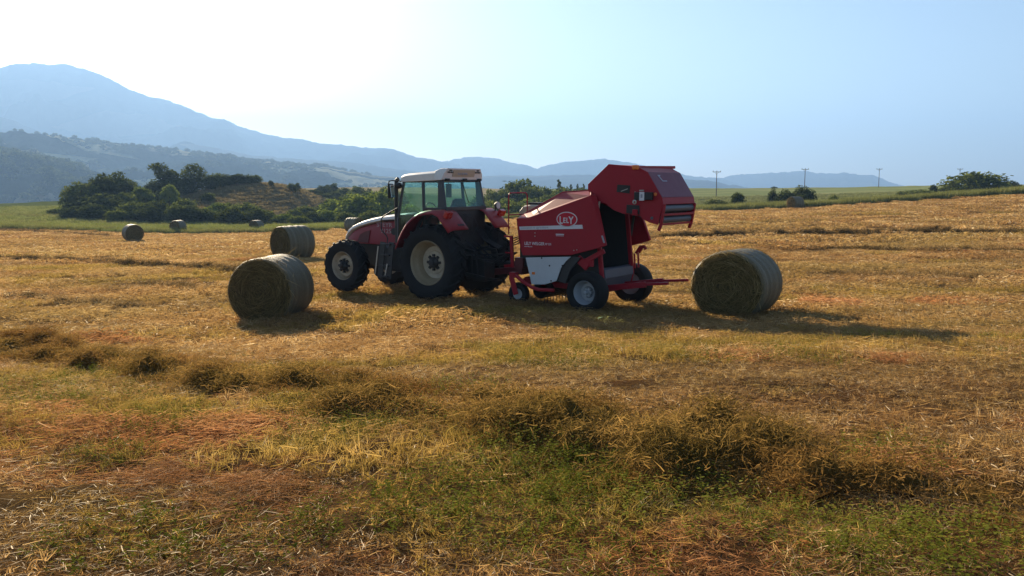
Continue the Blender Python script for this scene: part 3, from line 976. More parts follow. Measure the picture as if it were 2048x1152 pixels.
def bale_meshes(seed, R0=0.7, hw=0.6, nst=2600, flat=False):
    n, k = 96, 33
    V = []
    ys = np.linspace(-hw, hw, k)
    for j, y_ in enumerate(ys):
        e = abs(y_) / hw
        r_ = R0 * (1 - 0.05 * max(0, (e - .86) / .14) ** 2) + 0.007 * math.sin(y_ * 23 + seed) + 0.010 * mnoise.noise((y_ * 6, seed, 1))
        for i in range(n):
            a = 2 * math.pi * i / n
            rr_ = r_ * (1 + 0.016 * mnoise.noise((math.cos(a) * 1.5 + seed, math.sin(a) * 1.5, y_)) + 0.007 * mnoise.noise((math.cos(a) * 9 + seed, math.sin(a) * 9, y_ * 9)))
            z_ = rr_ * math.sin(a)
            if flat and z_ < -.58 * R0 / .7: z_ = -.58 * R0 / .7 + (z_ + .58 * R0 / .7) * .45
            V.append((rr_ * math.cos(a) * (1.02 if flat else 1), y_, z_))
    ix = np.arange(n * k).reshape(k, n)
    q = np.stack([ix[:-1], np.roll(ix, -1, 1)[:-1], np.roll(ix, -1, 1)[1:], ix[1:]], -1).reshape(-1, 4)
    ns_ = nst                                                   # stems poking through the net
    a = rng.random(ns_) * 6.283
    yy = rng.uniform(-1, 1, ns_); yy = np.sign(yy) * np.abs(yy) ** .6 * hw * 1.0
    P = np.stack([np.cos(a) * R0 * .985, yy, np.sin(a) * R0 * .985], 1)
    D = np.stack([-np.sin(a), rng.normal(0, .5, ns_), np.cos(a)], 1) * rng.choice([-1, 1], ns_)[:, None] + np.stack([np.cos(a), 0 * a, np.sin(a)], 1) * np.abs(rng.normal(.12, .16, ns_))[:, None]
    v2, q2, t2, tn = strands(P, D, rng.uniform(.03, .13, ns_), rng.uniform(.003, .006, ns_), rng.normal(0, .2, (ns_, 3)), np.clip(rng.normal(.5, .25, ns_), 0, 1))
    o = len(V)
    net = np_mesh('net_wrap', np.r_[np.array(V), v2], np.r_[q, q2 + o], t2 + o, None, np.r_[np.zeros(o), tn], smooth=True)
    net.materials.append(M_NET); net.materials.append(M_BSTRAW)
    mi = np.zeros(len(net.polygons), np.int32); mi[len(q):] = 1
    net.polygons.foreach_set('material_index', mi)
    faces = []
    for sgn in (-1, 1):
        nr_ = 20
        V = []
        for j in range(nr_ + 1):
            f = j / nr_
            for i in range(n):
                a = 2 * math.pi * i / n
                r_ = (R0 * 0.955) * f
                bul = 0.035 * (1 - f ** 3) + 0.02 * mnoise.fractal((r_ * math.cos(a) * 5 + seed, r_ * math.sin(a) * 5, seed + sgn), .8, 2, 4)
                if j == nr_: bul = -0.012
                V.append((r_ * math.cos(a), sgn * (hw + bul), r_ * math.sin(a)))
        ix = np.arange(n * (nr_ + 1)).reshape(nr_ + 1, n)
        q = np.stack([ix[:-1], np.roll(ix, -1, 1)[:-1], np.roll(ix, -1, 1)[1:], ix[1:]], -1).reshape(-1, 4)
        # straw wound round the face
        r_ = R0 * np.sqrt(rng.random(nst)) * 0.98
        a = rng.random(nst) * 6.283
        P = np.stack([r_ * np.cos(a), np.full(nst, sgn * hw * 1.0) + sgn * (0.045 * (1 - (r_ / R0) ** 3) + rng.uniform(-.01, .02, nst)), r_ * np.sin(a)], 1)
        tg = np.stack([-np.sin(a), np.zeros(nst), np.cos(a)], 1)
        D = tg * rng.choice([-1, 1], nst)[:, None] + rng.normal(0, .45, (nst, 3))
        D[:, 1] = sgn * np.abs(rng.normal(0, .14, nst))
        B = -np.stack([np.cos(a), 0 * a, np.sin(a)], 1) * 0.25 + rng.normal(0, .18, (nst, 3)) * np.array([1, .3, 1])
        v2, q2, t2, tn = strands(P, D, rng.uniform(.08, .36, nst), rng.uniform(.004, .009, nst), B, np.clip(rng.normal(.42, .24, nst), 0, 1))
        o = len(V)
        mf = np_mesh('end_face', np.r_[np.array(V), v2], np.r_[q, q2 + o], t2 + o, None, np.r_[np.zeros(o), tn])
        mf.materials.append(M_FACE); mf.materials.append(M_BSTRAW)
        mi = np.zeros(len(mf.polygons), np.int32); mi[len(q):] = 1
        mf.polygons.foreach_set('material_index', mi)
        faces.append(mf)
    return net, faces


BM = [bale_meshes(1.3, flat=True), bale_meshes(6.1, flat=True), bale_meshes(3.7, nst=900)]


def bale(u, v, dist, az, label, kind=0, sc=1.0, roll=0.0, sink=0.045, sq=1.0):
    if dist is None: x_, y_ = spot(u, v)
    else: x_, y_, _z = place(u, dist)
    z_ = float(ground_z(x_, y_))
    r_ = empty('hay_bale', (x_, y_, z_))
    r_.rotation_euler = (0, 0, -R(az))
    r_.scale = (sc * sq, sc, sc / sq)
    tag(r_, label, 'hay bale', 'round bales lying on the field')
    net, faces = BM[kind]
    for nm, me_ in (('net_wrap', net), ('end_face', faces[0]), ('end_face', faces[1])):
        o = link_mesh(nm, me_, r_)
        o.location = (0, 0, 0.7 - sink)
        o.rotation_euler = (0, roll, 0)
    return r_


bale(540, 0, 17.9, 9, 'dark round bale with frayed face showing, its shadow on bare stubble', 0, 1.0, 0.0, sink=.09)
bale(1477, 0, 17.3, 35, 'large dark round bale lying behind the open baler tailgate', 1, 1.04, 0.0, sink=.09, sq=1.03)
bale(585, 0, 34.2, 40, 'round bale between the tractor front wheel and the frayed bale, seen obliquely', 2, 1.0, 1.0)
bale(266, 0, 66.0, -38, 'lone round bale with a sunlit left rim, in front of the left shrubs', 2, 0.98, 3.0)
bale(357, 0, 92.0, 14, 'small round bale half sunk in tall grass below the hillock shrubs', 2, 0.98, 4.0)
bale(514, 0, 93.0, 20, 'smallest round bale, deep in the tall grass at the foot of the hillock', 2, 0.9, 5.0)
bale(708, 0, 80.0, -62, 'round bale in grass just over the tractor bonnet', 2, 1.0, 0.2)
bale(1588, 0, 91.0, 66, 'tan round bale at the standing crop strip, under the bushes', 2, 1.0, 1.7)

# ------------------------------------------------------------------ trees
def crown_mesh(seed, lobes, n, leaf, mat, thin=0.0):
    """lobes: (x, y, z, rx, rz) in a unit-high tree"""
    g = np.random.default_rng(seed)
    w = np.array([l[3] ** 2 * l[4] for l in lobes]) ** 0.75
    which = g.choice(len(lobes), n, p=w / w.sum())
    Lb = np.array(lobes)[which]
    d = g.normal(size=(n, 3)); d /= np.linalg.norm(d, axis=1, keepdims=True)
    rad_ = np.clip(g.random(n) ** 0.30, 0, 1) * (1 + 0.10 * g.normal(size=n))
    C = Lb[:, :3] + d * rad_[:, None] * np.stack([Lb[:, 3], Lb[:, 3], Lb[:, 4]], 1)
    # sprays: push leaves together so gaps open between clumps
    cl = np.array([mnoise.noise_vector(tuple(c * 7 + seed)) for c in C])
    C = C + cl * 0.035
    den = np.array([mnoise.noise(tuple(c * 9 + 3.3 * seed)) for c in C])
    keep = den > -0.28 + thin
    C, d = C[keep], d[keep]
    n = len(C)
    nr_ = d + g.normal(0, .7, (n, 3)); nr_ /= np.linalg.norm(nr_, axis=1, keepdims=True)
    a = np.cross(nr_, g.normal(size=(n, 3))); a /= np.linalg.norm(a, axis=1, keepdims=True)
    b_ = np.cross(nr_, a)
    s = leaf * g.uniform(.55, 1.35, n)[:, None]
    v = np.stack([C - a * s, C - b_ * s * .6, C + a * s, C + b_ * s * .6], 1).reshape(-1, 3)
    big = np.array([mnoise.noise(tuple(c * 4.5 + 1.7 * seed)) for c in C])
    tone = np.clip(0.45 + 0.7 * den[keep] + 0.6 * big + g.normal(0, .14, n), 0, 1)
    return np_mesh('crown', v, np.arange(n * 4).reshape(n, 4), None, mat, np.repeat(tone, 4))


def trunk_mesh(lobes, r0=0.03):
    mb = MB()
    top = max(l[2] for l in lobes)
    mb.tube([(0, 0, -0.03), (0.01, 0, .18), (-0.008, 0.01, .4), (0.0, 0, top)], [r0, r0 * .8, r0 * .55, r0 * .18], 7)
    for l in lobes[:6]:
        zb = max(0.12, l[2] * 0.55)
        mb.tube([(0, 0, zb), (l[0] * .5, l[1] * .5, (zb + l[2]) / 2), (l[0], l[1], l[2])], [r0 * .45, r0 * .3, r0 * .1], 5)
    me = bpy.data.meshes.new('trunk')
    me.from_pydata(mb.v, [], mb.f)
    me.materials.append(M_BARK)
    return me


def lob(seed, n, spread, z0, z1, r0, r1, cone=False):
    g = random.Random(seed)
    L = []
    for i in range(n):
        f = (i + .5) / n
        z = z0 + (z1 - z0) * f
        sp = spread * (1 - f * 0.9 if cone else math.sin(math.pi * min(1, .25 + .7 * f)) ** .8)
        a = i * 2.4 + g.random()
        rr_ = (r0 + (r1 - r0) * g.random()) * ((1 - .7 * f) if cone else 1)
        L.append((math.cos(a) * sp, math.sin(a) * sp, z, rr_, rr_ * (.8 if not cone else .7)))
    return L


TREES = {}


def kind(nm, lobes, n, leaf, mat, seed, thin=0.0, r0=0.03):
    TREES[nm] = (crown_mesh(seed, lobes, n, leaf, mat, thin), trunk_mesh(lobes, r0))


kind('round', [(0, 0, .55, .34, .32)] + lob(1, 16, .34, .10, .86, .14, .22), 4300, .034, M_LEAF, 11)
kind('round2', [(0, 0, .5, .36, .34)] + lob(2, 17, .35, .10, .84, .13, .2), 4300, .034, M_LEAFD, 12)
kind('bright', [(0, 0, .5, .36, .36)] + lob(3, 16, .34, .10, .84, .13, .2), 4200, .034, M_LEAFB, 13)
kind('tall', [(0, 0, .55, .22, .34)] + lob(4, 14, .2, .12, .9, .10, .17), 3300, .032, M_LEAFD, 14)
kind('lean', [(.03, 0, .5, .22, .3), (-.12, 0, .86, .17, .12), (-.06, .05, .74, .17, .14), (.1, 0, .66, .18, .16), (.2, 0, .5, .17, .16)] + lob(5, 7, .2, .2, .6, .10, .16), 3200, .032, M_LEAFD, 15)
kind('pine', [(0, 0, .35, .2, .25)] + lob(6, 14, .22, .45, .93, .13, .19) + lob(7, 8, .24, .15, .5, .12, .18), 2900, .032, M_LEAFD, 16, 0.05)
kind('conifer', lob(8, 16, .2, .14, .97, .12, .17, True), 2200, .030, M_LEAFD, 17)
kind('shrub', [(0, 0, .42, .5, .4)] + lob(9, 16, .42, .12, .80, .16, .28), 3900, .041, M_LEAF, 18, r0=.02)
kind('shrub2', [(0, 0, .42, .5, .4)] + lob(10, 17, .44, .12, .80, .15, .27), 3900, .041, M_LEAFD, 19, r0=.02)
kind('shrubb', [(0, 0, .42, .5, .4)] + lob(12, 17, .44, .12, .80, .15, .27), 3900, .041, M_LEAFB, 20, r0=.02)

_tr = random.Random(5)


def tree(k, u, vtop, wpx, dist, name, label, cat='tree', group=None, vbase=None):
    if dist is None:
        x_, y_ = spot(u, vbase)
        z_ = float(ground_z(x_, y_))
    else:
        x_, y_, z_ = place(u, dist)
    h = max(0.8, top_z(vtop, y_) - z_)
    w = wpx / F * y_
    r_ = empty(name, (x_, y_, z_))
    cm, tm = TREES[k]
    xs = np.empty(len(cm.vertices) * 3, np.float32); cm.vertices.foreach_get('co', xs)
    xs = xs.reshape(-1, 3)
    w0 = np.percentile(xs[:, 0], 98.5) - np.percentile(xs[:, 0], 1.5)
    h0 = np.percentile(xs[:, 2], 99.5)
    r_.scale = (w / w0, w / w0, h / h0)
    if k != 'lean': r_.rotation_euler = (0, 0, _tr.random() * 6.28)
    tag(r_, label, cat, group)
    link_mesh('trunk', tm, r_)
    link_mesh('crown', cm, r_)
    return r_


GW = 'trees of the left thicket'
tree('round', 168, 366, 78, 128, 'tree', 'broad tree at the outer left end of the thicket, crown down to the grass', 'tree', GW)
tree('round2', 208, 350, 62, 131, 'tree', 'tall dark tree second from the outer left end of the thicket', 'tree', GW)
tree('round2', 236, 347, 62, 137, 'tree', 'highest rounded crown of the left thicket, below the blue spur', 'tree', GW)
tree('round', 266, 360, 42, 141, 'tree', 'rounded olive crown right of the highest crown in the left thicket', 'tree', GW)
tree('round2', 205, 388, 92, 122, 'tree', 'wide dark low crown in the middle front of the left thicket', 'tree', GW)
tree('bright', 288, 374, 46, 134, 'tree', 'yellow-green tree in the middle of the thicket', 'tree', GW)
tree('shrub2', 118, 416, 36, 130, 'shrub', 'dark low shrub at the outer left foot of the thicket', 'shrub')
tree('shrub', 236, 420, 44, 112, 'shrub', 'small round shrub just over the bale with a sunlit rim', 'shrub')
tree('shrub', 272, 404, 66, 116, 'shrub', 'big leafy shrub behind the bale with a sunlit rim', 'shrub')
tree('shrub2', 318, 402, 66, 116, 'shrub', 'dark shrub over the bale half sunk in tall grass', 'shrub')
tree('shrub', 357, 410, 50, 112, 'shrub', 'shrub directly above the bale half sunk in tall grass', 'shrub')
tree('lean', 335, 328, 60, 150, 'tree', 'tall dark tree leaning left, highest on the hillock', 'tree')
tree('round2', 352, 356, 56, 148, 'tree', 'dark bushy tree under the leaning tall tree', 'tree')
tree('bright', 343, 370, 34, 136, 'tree', 'light green slender tree before the leaning tall tree', 'tree')
tree('round2', 310, 366, 40, 146, 'tree', 'dark tree left of the leaning tall tree', 'tree')
tree('pine', 394, 328, 44, 152, 'pine_tree', 'flat-topped pine on the hillock ridge', 'tree')
tree('round2', 378, 356, 46, 150, 'tree', 'dark tree at the foot of the flat-topped pine', 'tree')
GR = 'row of trees along the hillock ridge'
for i, (u, v, w) in enumerate([(420, 352, 34), (438, 347, 36), (458, 349, 34), (477, 348, 30), (496, 350, 30), (514, 350, 26)]):
    tree(['shrub2', 'shrub', 'shrub2', 'tall', 'shrub2', 'shrub'][i], u, v, w, 150 + i * 1.2, 'tree',
         ['small tree of the hillock ridge row, beside the flat-topped pine', 'second tree of the hillock ridge row after the flat-topped pine', 'third tree of the hillock ridge row after the flat-topped pine',
          'slender middle tree of the hillock ridge row', 'last but one tree of the hillock ridge row, towards the bare slope', 'end tree of the hillock ridge row above the bare dry slope'][i], 'tree', GR)
tree('shrub', 420, 386, 26, 138, 'shrub', 'single green shrub on the bare slope of the hillock', 'shrub')
tree('shrub', 408, 418, 56, 114, 'shrub', 'shrub at the foot of the bare slope, nearest to the thicket', 'shrub')
tree('shrubb', 440, 406, 58, 120, 'shrub', 'taller bright shrub at the foot of the bare slope', 'shrub')
tree('shrub', 490, 406, 62, 120, 'shrub', 'broad dark-green shrub behind the deep grass bale', 'shrub')
tree('shrub', 530, 420, 44, 116, 'shrub', 'low shrub over the obliquely seen bale', 'shrub')
tree('shrubb', 572, 428, 46, 114, 'shrub', 'pale green low shrub at the mouth of the gully', 'shrub')
tree('shrub2', 545, 361, 11, 156, 'shrub', 'tiny lone shrub on the crest of the hillock', 'shrub')
tree('shrub2', 586, 367, 20, 160, 'shrub', 'small dark shrub on the falling end of the hillock crest', 'shrub')
tree('tall', 597, 366, 12, 165, 'tree', 'thin small tree where the hillock crest drops to the gully', 'tree')
GG = 'trees in the gully behind the tractor'
gl = [('round', 622, 380, 36, 200, 0), ('round2', 648, 372, 30, 205, 0), ('tall', 668, 367, 20, 215, 0), ('round', 690, 376, 34, 205, 0), ('round', 716, 373, 36, 200, 0), ('round2', 742, 379, 34, 190, 0),
      ('round', 640, 396, 40, 178, 0), ('round2', 672, 394, 36, 172, 0), ('round', 628, 402, 34, 182, 0), ('tall', 655, 370, 16, 212, 0), ('round', 770, 374, 40, 176, 0), ('round', 800, 384, 44, 168, 0)]
for k_, u, v, w, d_, _ in gl:
    tree(k_, u, v, w, d_, 'tree', 'dark green tree among those filling the gully between hillock and tractor', 'tree', GG)
tree('bright', 722, 388, 90, 126, 'tree', 'big bright round tree left of the tractor mirror, behind the bonnet bale', 'tree')
tree('bright', 676, 398, 70, 130, 'tree', 'bright leafy tree at the gully edge, left of the bonnet bale', 'tree')
tree('bright', 766, 382, 76, 132, 'tree', 'bright tree directly behind the tractor mirror', 'tree')
tree('shrubb', 655, 420, 40, 118, 'shrub', 'low bright bush at the gully edge above the tractor front wheel', 'shrub')
tree('shrub', 692, 424, 36, 114, 'shrub', 'dark small bush above the bonnet bale', 'shrub')
tree('shrub', 742, 422, 40, 112, 'shrub', 'small bush behind the front of the bonnet', 'shrub')
tree('shrubb', 815, 410, 60, 120, 'shrub', 'bush seen through the tractor cab door', 'shrub')
tree('shrubb', 868, 414, 60, 124, 'shrub', 'bush seen through the cab side window', 'shrub')
GM = 'wood behind the gap between tractor and baler'
tree('round', 1034, 362, 106, 165, 'tree', 'big domed tree rising behind the red guard hoop', 'tree', GM)
tree('round', 988, 382, 56, 160, 'tree', 'tree beside the rear cab post, left of the domed tree', 'tree', GM)
tree('bright', 1012, 398, 46, 140, 'tree', 'lighter tree inside the guard hoop, before the domed tree', 'tree', GM)
tree('bright', 1052, 398, 44, 138, 'tree', 'lighter tree right of the hoop, low before the domed tree', 'tree', GM)
tree('round', 1088, 376, 52, 165, 'tree', 'dark tree between the domed tree and the conifers', 'tree', GM)
tree('conifer', 1118, 361, 30, 170, 'conifer_tree', 'tallest pointed conifer above the baler hood', 'tree', GM)
tree('round', 1100, 390, 50, 150, 'tree', 'round tree before the conifers, touching the sloping baler hood', 'tree', GM)
tree('conifer', 1141, 370, 18, 174, 'conifer_tree', 'second conifer, just right of the tallest one', 'tree', GM)
tree('conifer', 1154, 369, 15, 176, 'conifer_tree', 'middle conifer of the three small ones by the tailgate', 'tree', GM)
tree('conifer', 1167, 369, 15, 178, 'conifer_tree', 'conifer closest to the raised tailgate', 'tree', GM)
tree('round2', 1145, 380, 56, 160, 'tree', 'dark tree under the small conifers, behind the hood top', 'tree', GM)
tree('shrub', 970, 408, 44, 130, 'shrub', 'bush at the rear cab post, low', 'shrub')
for i, (k_, u, v, w, d_) in enumerate([('shrub2', 160, 412, 60, 118), ('shrub2', 196, 408, 66, 116), ('shrub2', 226, 398, 60, 120), ('shrub', 252, 386, 56, 128), ('shrub2', 306, 388, 50, 136), ('shrub2', 330, 384, 60, 140),
                                        ('shrub2', 300, 412, 60, 112), ('shrub2', 385, 412, 50, 112), ('shrub', 372, 398, 46, 122), ('shrub2', 462, 416, 56, 112), ('shrub2', 512, 418, 50, 112)]):
    tree(k_, u, v, w, d_, 'shrub', 'dark shrub filling the understorey of the left thicket and hillock foot', 'shrub', 'understorey shrubs of the left thicket')
for i, (u, v, w, d_) in enumerate([(600, 432, 44, 112), (628, 424, 46, 118), (612, 412, 40, 132), (648, 408, 40, 140), (590, 418, 30, 128), (700, 408, 50, 150), (735, 402, 50, 156), (668, 384, 44, 190), (706, 386, 46, 180), (752, 392, 50, 165)]):
    tree('shrub2' if i % 2 else 'shrub', u, v, w, d_, 'shrub', 'dark bush in the mouth of the gully left of the tractor', 'shrub', 'bushes in the gully mouth')
for i, (u, v, w, d_) in enumerate([(1066, 374, 62, 158), (1122, 377, 62, 156), (1168, 377, 52, 158), (960, 392, 50, 150)]):
    tree('round', u, v, w, d_, 'tree', 'leafy green tree filling the wood behind the baler front', 'tree', GM)
for i, (u, v, w, d_) in enumerate([(982, 402, 50, 135), (1030, 404, 60, 132), (1074, 398, 50, 140), (1110, 396, 50, 145), (1150, 392, 50, 150), (1180, 388, 40, 155)]):
    tree('shrub', u, v, w, d_, 'shrub', 'bush at the foot of the wood behind the baler front', 'shrub', 'bushes below the domed tree')
# right side, beyond the crop strip
tree('shrub2', 1430, 400, 52, 112, 'shrub', 'low dark hedge bush nearest to the tailgate, behind the crop strip', 'shrub')
tree('tall', 1474, 386, 24, 112, 'tree', 'small bushy tree behind the crop strip, left of the tan bale', 'tree')
tree('shrub2', 1542, 378, 18, 118, 'shrub', 'slim dark bush at the left edge of the clump over the tan bale', 'shrub')
tree('shrub2', 1566, 380, 40, 117, 'shrub', 'middle bush of the clump over the tan bale', 'shrub')
tree('shrub2', 1603, 373, 46, 116, 'shrub', 'tallest bush of the clump over the tan bale', 'shrub')
tree('shrub', 1664, 391, 20, 116, 'shrub', 'small lone bush behind the crop strip, right of the tan bale', 'shrub')
tree('shrub', 1795, 383, 16, 150, 'shrub', 'tiny bush in the low hedge beyond the crop strip', 'shrub')
tree('tall', 1861, 370, 14, 160, 'tree', 'small narrow tree left of the great domed tree on the skyline', 'tree')
tree('shrub', 1835, 380, 70, 158, 'shrub', 'low hedge bush between narrow tree and third pole', 'shrub')
tree('shrub', 1880, 376, 40, 162, 'shrub', 'low hedge bush touching the great domed tree', 'shrub')
tree('shrub', 1945, 345, 112, 158, 'tree', 'great low domed tree on the right skyline', 'tree')
tree('shrub2', 2010, 362, 46, 190, 'shrub', 'dark low bush right of the great domed tree', 'shrub')
tree('shrub2', 1545, 377, 12, 330, 'shrub', 'distant flat little tree on the skyline of the green field', 'shrub')

# far woods on the hillsides: uncountable
blobs = []
for s_ in range(4):
    lb = [(0, 0, .4, .5, .42)] + lob(40 + s_, 6, .4, .2, .7, .2, .35)
    blobs.append(crown_mesh(60 + s_, lb, 260, .13, M_LEAFD))


def hill_wood(name, V, n, hgt, label, seed, fdens):
    g = np.random.default_rng(seed)
    nr_, nu_ = V.shape[:2]
    a, b_ = g.uniform(6, 45, n), g.uniform(0, nu_ - 1.01, n)
    i, j = a.astype(int), b_.astype(int)
    i = np.clip(i, 0, nr_ - 2)
    fa, fb = (a - a.astype(int))[:, None], (b_ - j)[:, None]
    P = V[i, j] * (1 - fa) * (1 - fb) + V[i + 1, j] * fa * (1 - fb) + V[i, j + 1] * (1 - fa) * fb + V[i + 1, j + 1] * fa * fb
    d = fbm2(P[:, 0], P[:, 1], fdens, seed, 3)
    ok = d > -0.02
    P = P[ok]
    n = len(P)
    s = g.uniform(.5, 1.2, n) * hgt
    scatter(name, P - np.array([0, 0, .1 * hgt]), np.c_[np.zeros((n, 2)), g.random(n) * 6.28], np.stack([s * 1.3, s * 1.3, s], 1), g.integers(0, 4, n), blobs, label)


hill_wood('hillside_woods', HB, 5600, 6.5, 'dark patches of woodland over the hazy middle hill', 3, 0.006)
hill_wood('spur_woods', HS, 3200, 8, 'close woodland on the dark spur at the left', 4, 0.010)

# ------------------------------------------------------------------ power poles
pole_m = MB().tube([(0, 0, -.3), (0, 0, 8.2)], [.14, .09], 8)


def pole(u, vtop, dist, label):
    x_, y_, z_ = place(u, dist)
    h = top_z(vtop, y_) - z_
    r_ = empty('power_pole', (x_, y_, z_))
    k_ = h / 8.2
    r_.rotation_euler = (0, 0, R(8))
    tag(r_, label, 'power pole', 'power poles across the green field')
    MB().tube([(0, 0, -.3), (0, 0, h)], [.125, .085], 8).build('mast', M_BROWN, r_)
    MB().box((0, 0, h - .25), (2.3, .14, .14)).build('crossarm', M_BROWN, r_)
    for xx in (-1.05, 0, 1.05):
        MB().lathe([(0, 0.05), (.1, .07), (.2, .08), (.26, .05), (.30, .0)], (xx, 0, h - .18), 10, 'z').build('insulator', M_DARK, r_, smooth=40)
    MB().bar((-.6, 0.08, h - .3), (0, 0.1, h - .95), .05, .05).bar((.6, 0.08, h - .3), (0, 0.1, h - .95), .05, .05).build('brace', M_BROWN, r_)


pole(1430, 342, 232, 'power pole nearest to the tailgate, its foot visible in the green field')
pole(1605, 337, 262, 'power pole rising behind the bushes over the tan bale')
pole(1752, 337, 320, 'power pole standing free on the skyline between bushes and domed tree')
pole(1912, 337, 330, 'power pole half hidden by the great domed tree')


# ------------------------------------------------------------------ wheels
def wheel(parent, name, c, R0, rr, width, side, tyre_lugs, rim_mat, dish, hub_r, hub_mat, nb=8, steer=0.0, lug=0.045, disc_mat=None):
    w = empty(name, c, parent)
    w.rotation_euler = (0, 0, steer)
    hw = width / 2
    mb = MB()
    prof = [(-hw * .72, rr), (-hw * .95, rr + (R0 - rr) * .25), (-hw, rr + (R0 - rr) * .55), (-hw * .94, R0 - (R0 - rr) * .16), (-hw * .78, R0 - (R0 - rr) * .04 - .01), (-hw * .4, R0 - .006), (0, R0),
            (hw * .4, R0 - .006), (hw * .78, R0 - (R0 - rr) * .04 - .01), (hw * .94, R0 - (R0 - rr) * .16), (hw, rr + (R0 - rr) * .55), (hw * .95, rr + (R0 - rr) * .25), (hw * .72, rr)]
    mb.lathe(prof, n=64)
    if tyre_lugs:
        for s_ in (-1, 1):
            for k_ in range(tyre_lugs):
                a0 = 2 * math.pi * (k_ + (0.5 if s_ > 0 else 0)) / tyre_lugs
                secs = []
                for f in (0.0, .45, .8, 1.0):
                    y_ = s_ * hw * (f * 1.0 - .04)
                    a_ = a0 + f * 0.20 * (0.86 / R0)
                    rb = R0 - .03 - (.0 if f < .75 else (.03 if f < .9 else .10 * R0))
                    rt = R0 + lug - (0 if f < .75 else (.012 if f < .9 else .085 * R0))
                    da = (.034 + .012 * f) / R0
                    secs.append([(rb * math.cos(a_ - da * 1.25), y_, rb * math.sin(a_ - da * 1.25)), (rt * math.cos(a_ - da * .8), y_, rt * math.sin(a_ - da * .8)),
                                 (rt * math.cos(a_ + da * .8), y_, rt * math.sin(a_ + da * .8)), (rb * math.cos(a_ + da * 1.25), y_, rb * math.sin(a_ + da * 1.25))])
                mb.loft(secs)
    mb.build('tyre', M_TYRE, w, smooth=38)
    s_ = side
    yo = s_ * hw * .74
    prof = [(yo, rr * 1.03), (yo + s_ * .015, rr * 1.0), (yo - s_ * .01, rr * .955), (yo - s_ * .06, rr * .93), (yo - s_ * .10, rr * .90), (yo - s_ * .13, rr * .84), (yo - s_ * (dish * .6), rr * .80), (yo - s_ * dish, rr * .74),
            (yo - s_ * dish, rr * .55), (yo - s_ * (dish - .02), rr * .50), (yo - s_ * (dish - .03), rr * .1), (yo - s_ * (dish - .03), .0)]
    mb = MB().lathe(prof[:8], n=56)
    mb.lathe([(-yo, rr * 1.03), (-yo - s_ * -.02, rr * .95), (-yo + s_ * .1, rr * .8), (-yo + s_ * .12, 0)], n=40)
    mb.build('rim', rim_mat, w, smooth=35)
    MB().lathe([(o_ - s_ * .002, r_) for o_, r_ in prof[7:]], n=48).build('disc', disc_mat or rim_mat, w, smooth=35)
    ho = yo - s_ * (dish - .03)
    mb = MB().lathe([(ho, hub_r), (ho + s_ * .05, hub_r * .96), (ho + s_ * .09, hub_r * .6), (ho + s_ * .13, hub_r * .55), (ho + s_ * .14, 0)], n=24)
    for k_ in range(nb):
        a_ = 2 * math.pi * k_ / nb
        mb.box((math.cos(a_) * hub_r * 1.25, ho + s_ * .02, math.sin(a_) * hub_r * 1.25), (.055, .05, .055), Matrix.Rotation(-a_, 3, 'Y').to_euler())
    mb.build('hub', hub_mat, w, smooth=40)
    return w


def text(parent, s, mat, size, loc, rot, ext=0.002, name='lettering', shear=0.0, sx=1.0, align='LEFT', off=0.0):
    c = bpy.data.curves.new(name, 'FONT')
    c.body = s
    c.size = size
    c.extrude = ext
    c.shear = shear
    c.offset = off
    c.align_x = align
    o = bpy.data.objects.new(name, c)
    COL.objects.link(o)
    bpy.context.view_layer.update()
    me = bpy.data.meshes.new_from_object(o.evaluated_get(bpy.context.evaluated_depsgraph_get()))
    bpy.data.objects.remove(o)
    me.materials.clear()
    me.materials.append(mat)
    o = link_mesh(name, me, parent)
    o.location = loc
    o.rotation_euler = rot
    o.scale = (sx, 1, 1)
    return o


SIDE_L = (R(90), 0, R(180))          # writing on a left side: reads along -x, seen from +y


def frame_at(name, x, y, z, heading):
    """local x forward, y to the left, z up; heading measured from -X towards +Y"""
    r_ = empty(name, (x, y, z))
    r_.rotation_euler = (0, 0, R(180 - heading))
    return r_


# ------------------------------------------------------------------ tractor
TR = frame_at('tractor', -1.288, 20.01, -2.59, 35.6)
tag(TR, 'red and cream farm tractor with green tinted cab, hitched in front of the baler', 'tractor')
wheel(TR, 'rear_wheel', (0, 0.88, 0.86), 0.83, 0.50, 0.52, 1, 20, M_RIMD, 0.27, 0.13, M_DARK, disc_mat=M_RIM)
wheel(TR, 'rear_wheel', (0, -0.88, 0.86), 0.83, 0.50, 0.52, -1, 20, M_RIMD, 0.20, 0.13, M_DARK, disc_mat=M_RIM)
wheel(TR, 'front_wheel', (2.87, 0.82, 0.635), 0.61, 0.345, 0.40, 1, 18, M_RIM, 0.10, 0.12, M_BLACK, steer=R(2), lug=.035)
wheel(TR, 'front_wheel', (2.87, -0.82, 0.635), 0.61, 0.345, 0.40, -1, 18, M_RIM, 0.10, 0.12, M_BLACK, steer=R(2), lug=.035)
# running gear
mb = MB()
mb.span(-.35, 1.25, -.30, .30, .52, 1.28)
mb.span(1.25, 3.05, -.27, .27, .60, 1.20)
mb.span(3.05, 3.40, -.32, .32, .62, 1.16)
mb.tube([(0, -.75, .86), (0, .75, .86)], .17, 16)
mb.box((2.87, 0, .60), (.22, 1.25, .20))
mb.span(-.62, -.35, -.26, .26, .55, 1.0)
mb.build('chassis', M_BLACK, TR, 0.02)
mb = MB()
for s_ in (-1, 1):
    mb.bar((-.30, s_ * .36, .62), (-1.15, s_ * .42, .52), .05, .08)
    mb.bar((-.45, s_ * .30, 1.15), (-.85, s_ * .40, 1.10), .07, .07)
    mb.bar((-.85, s_ * .40, 1.10), (-.95, s_ * .42, .55), .03, .03)
mb.bar((-.40, 0, 1.05), (-.95, 0, 1.22), .05, .05)
mb.bar((-.3, 0, .46), (-1.2, 0, .46), .10, .06)
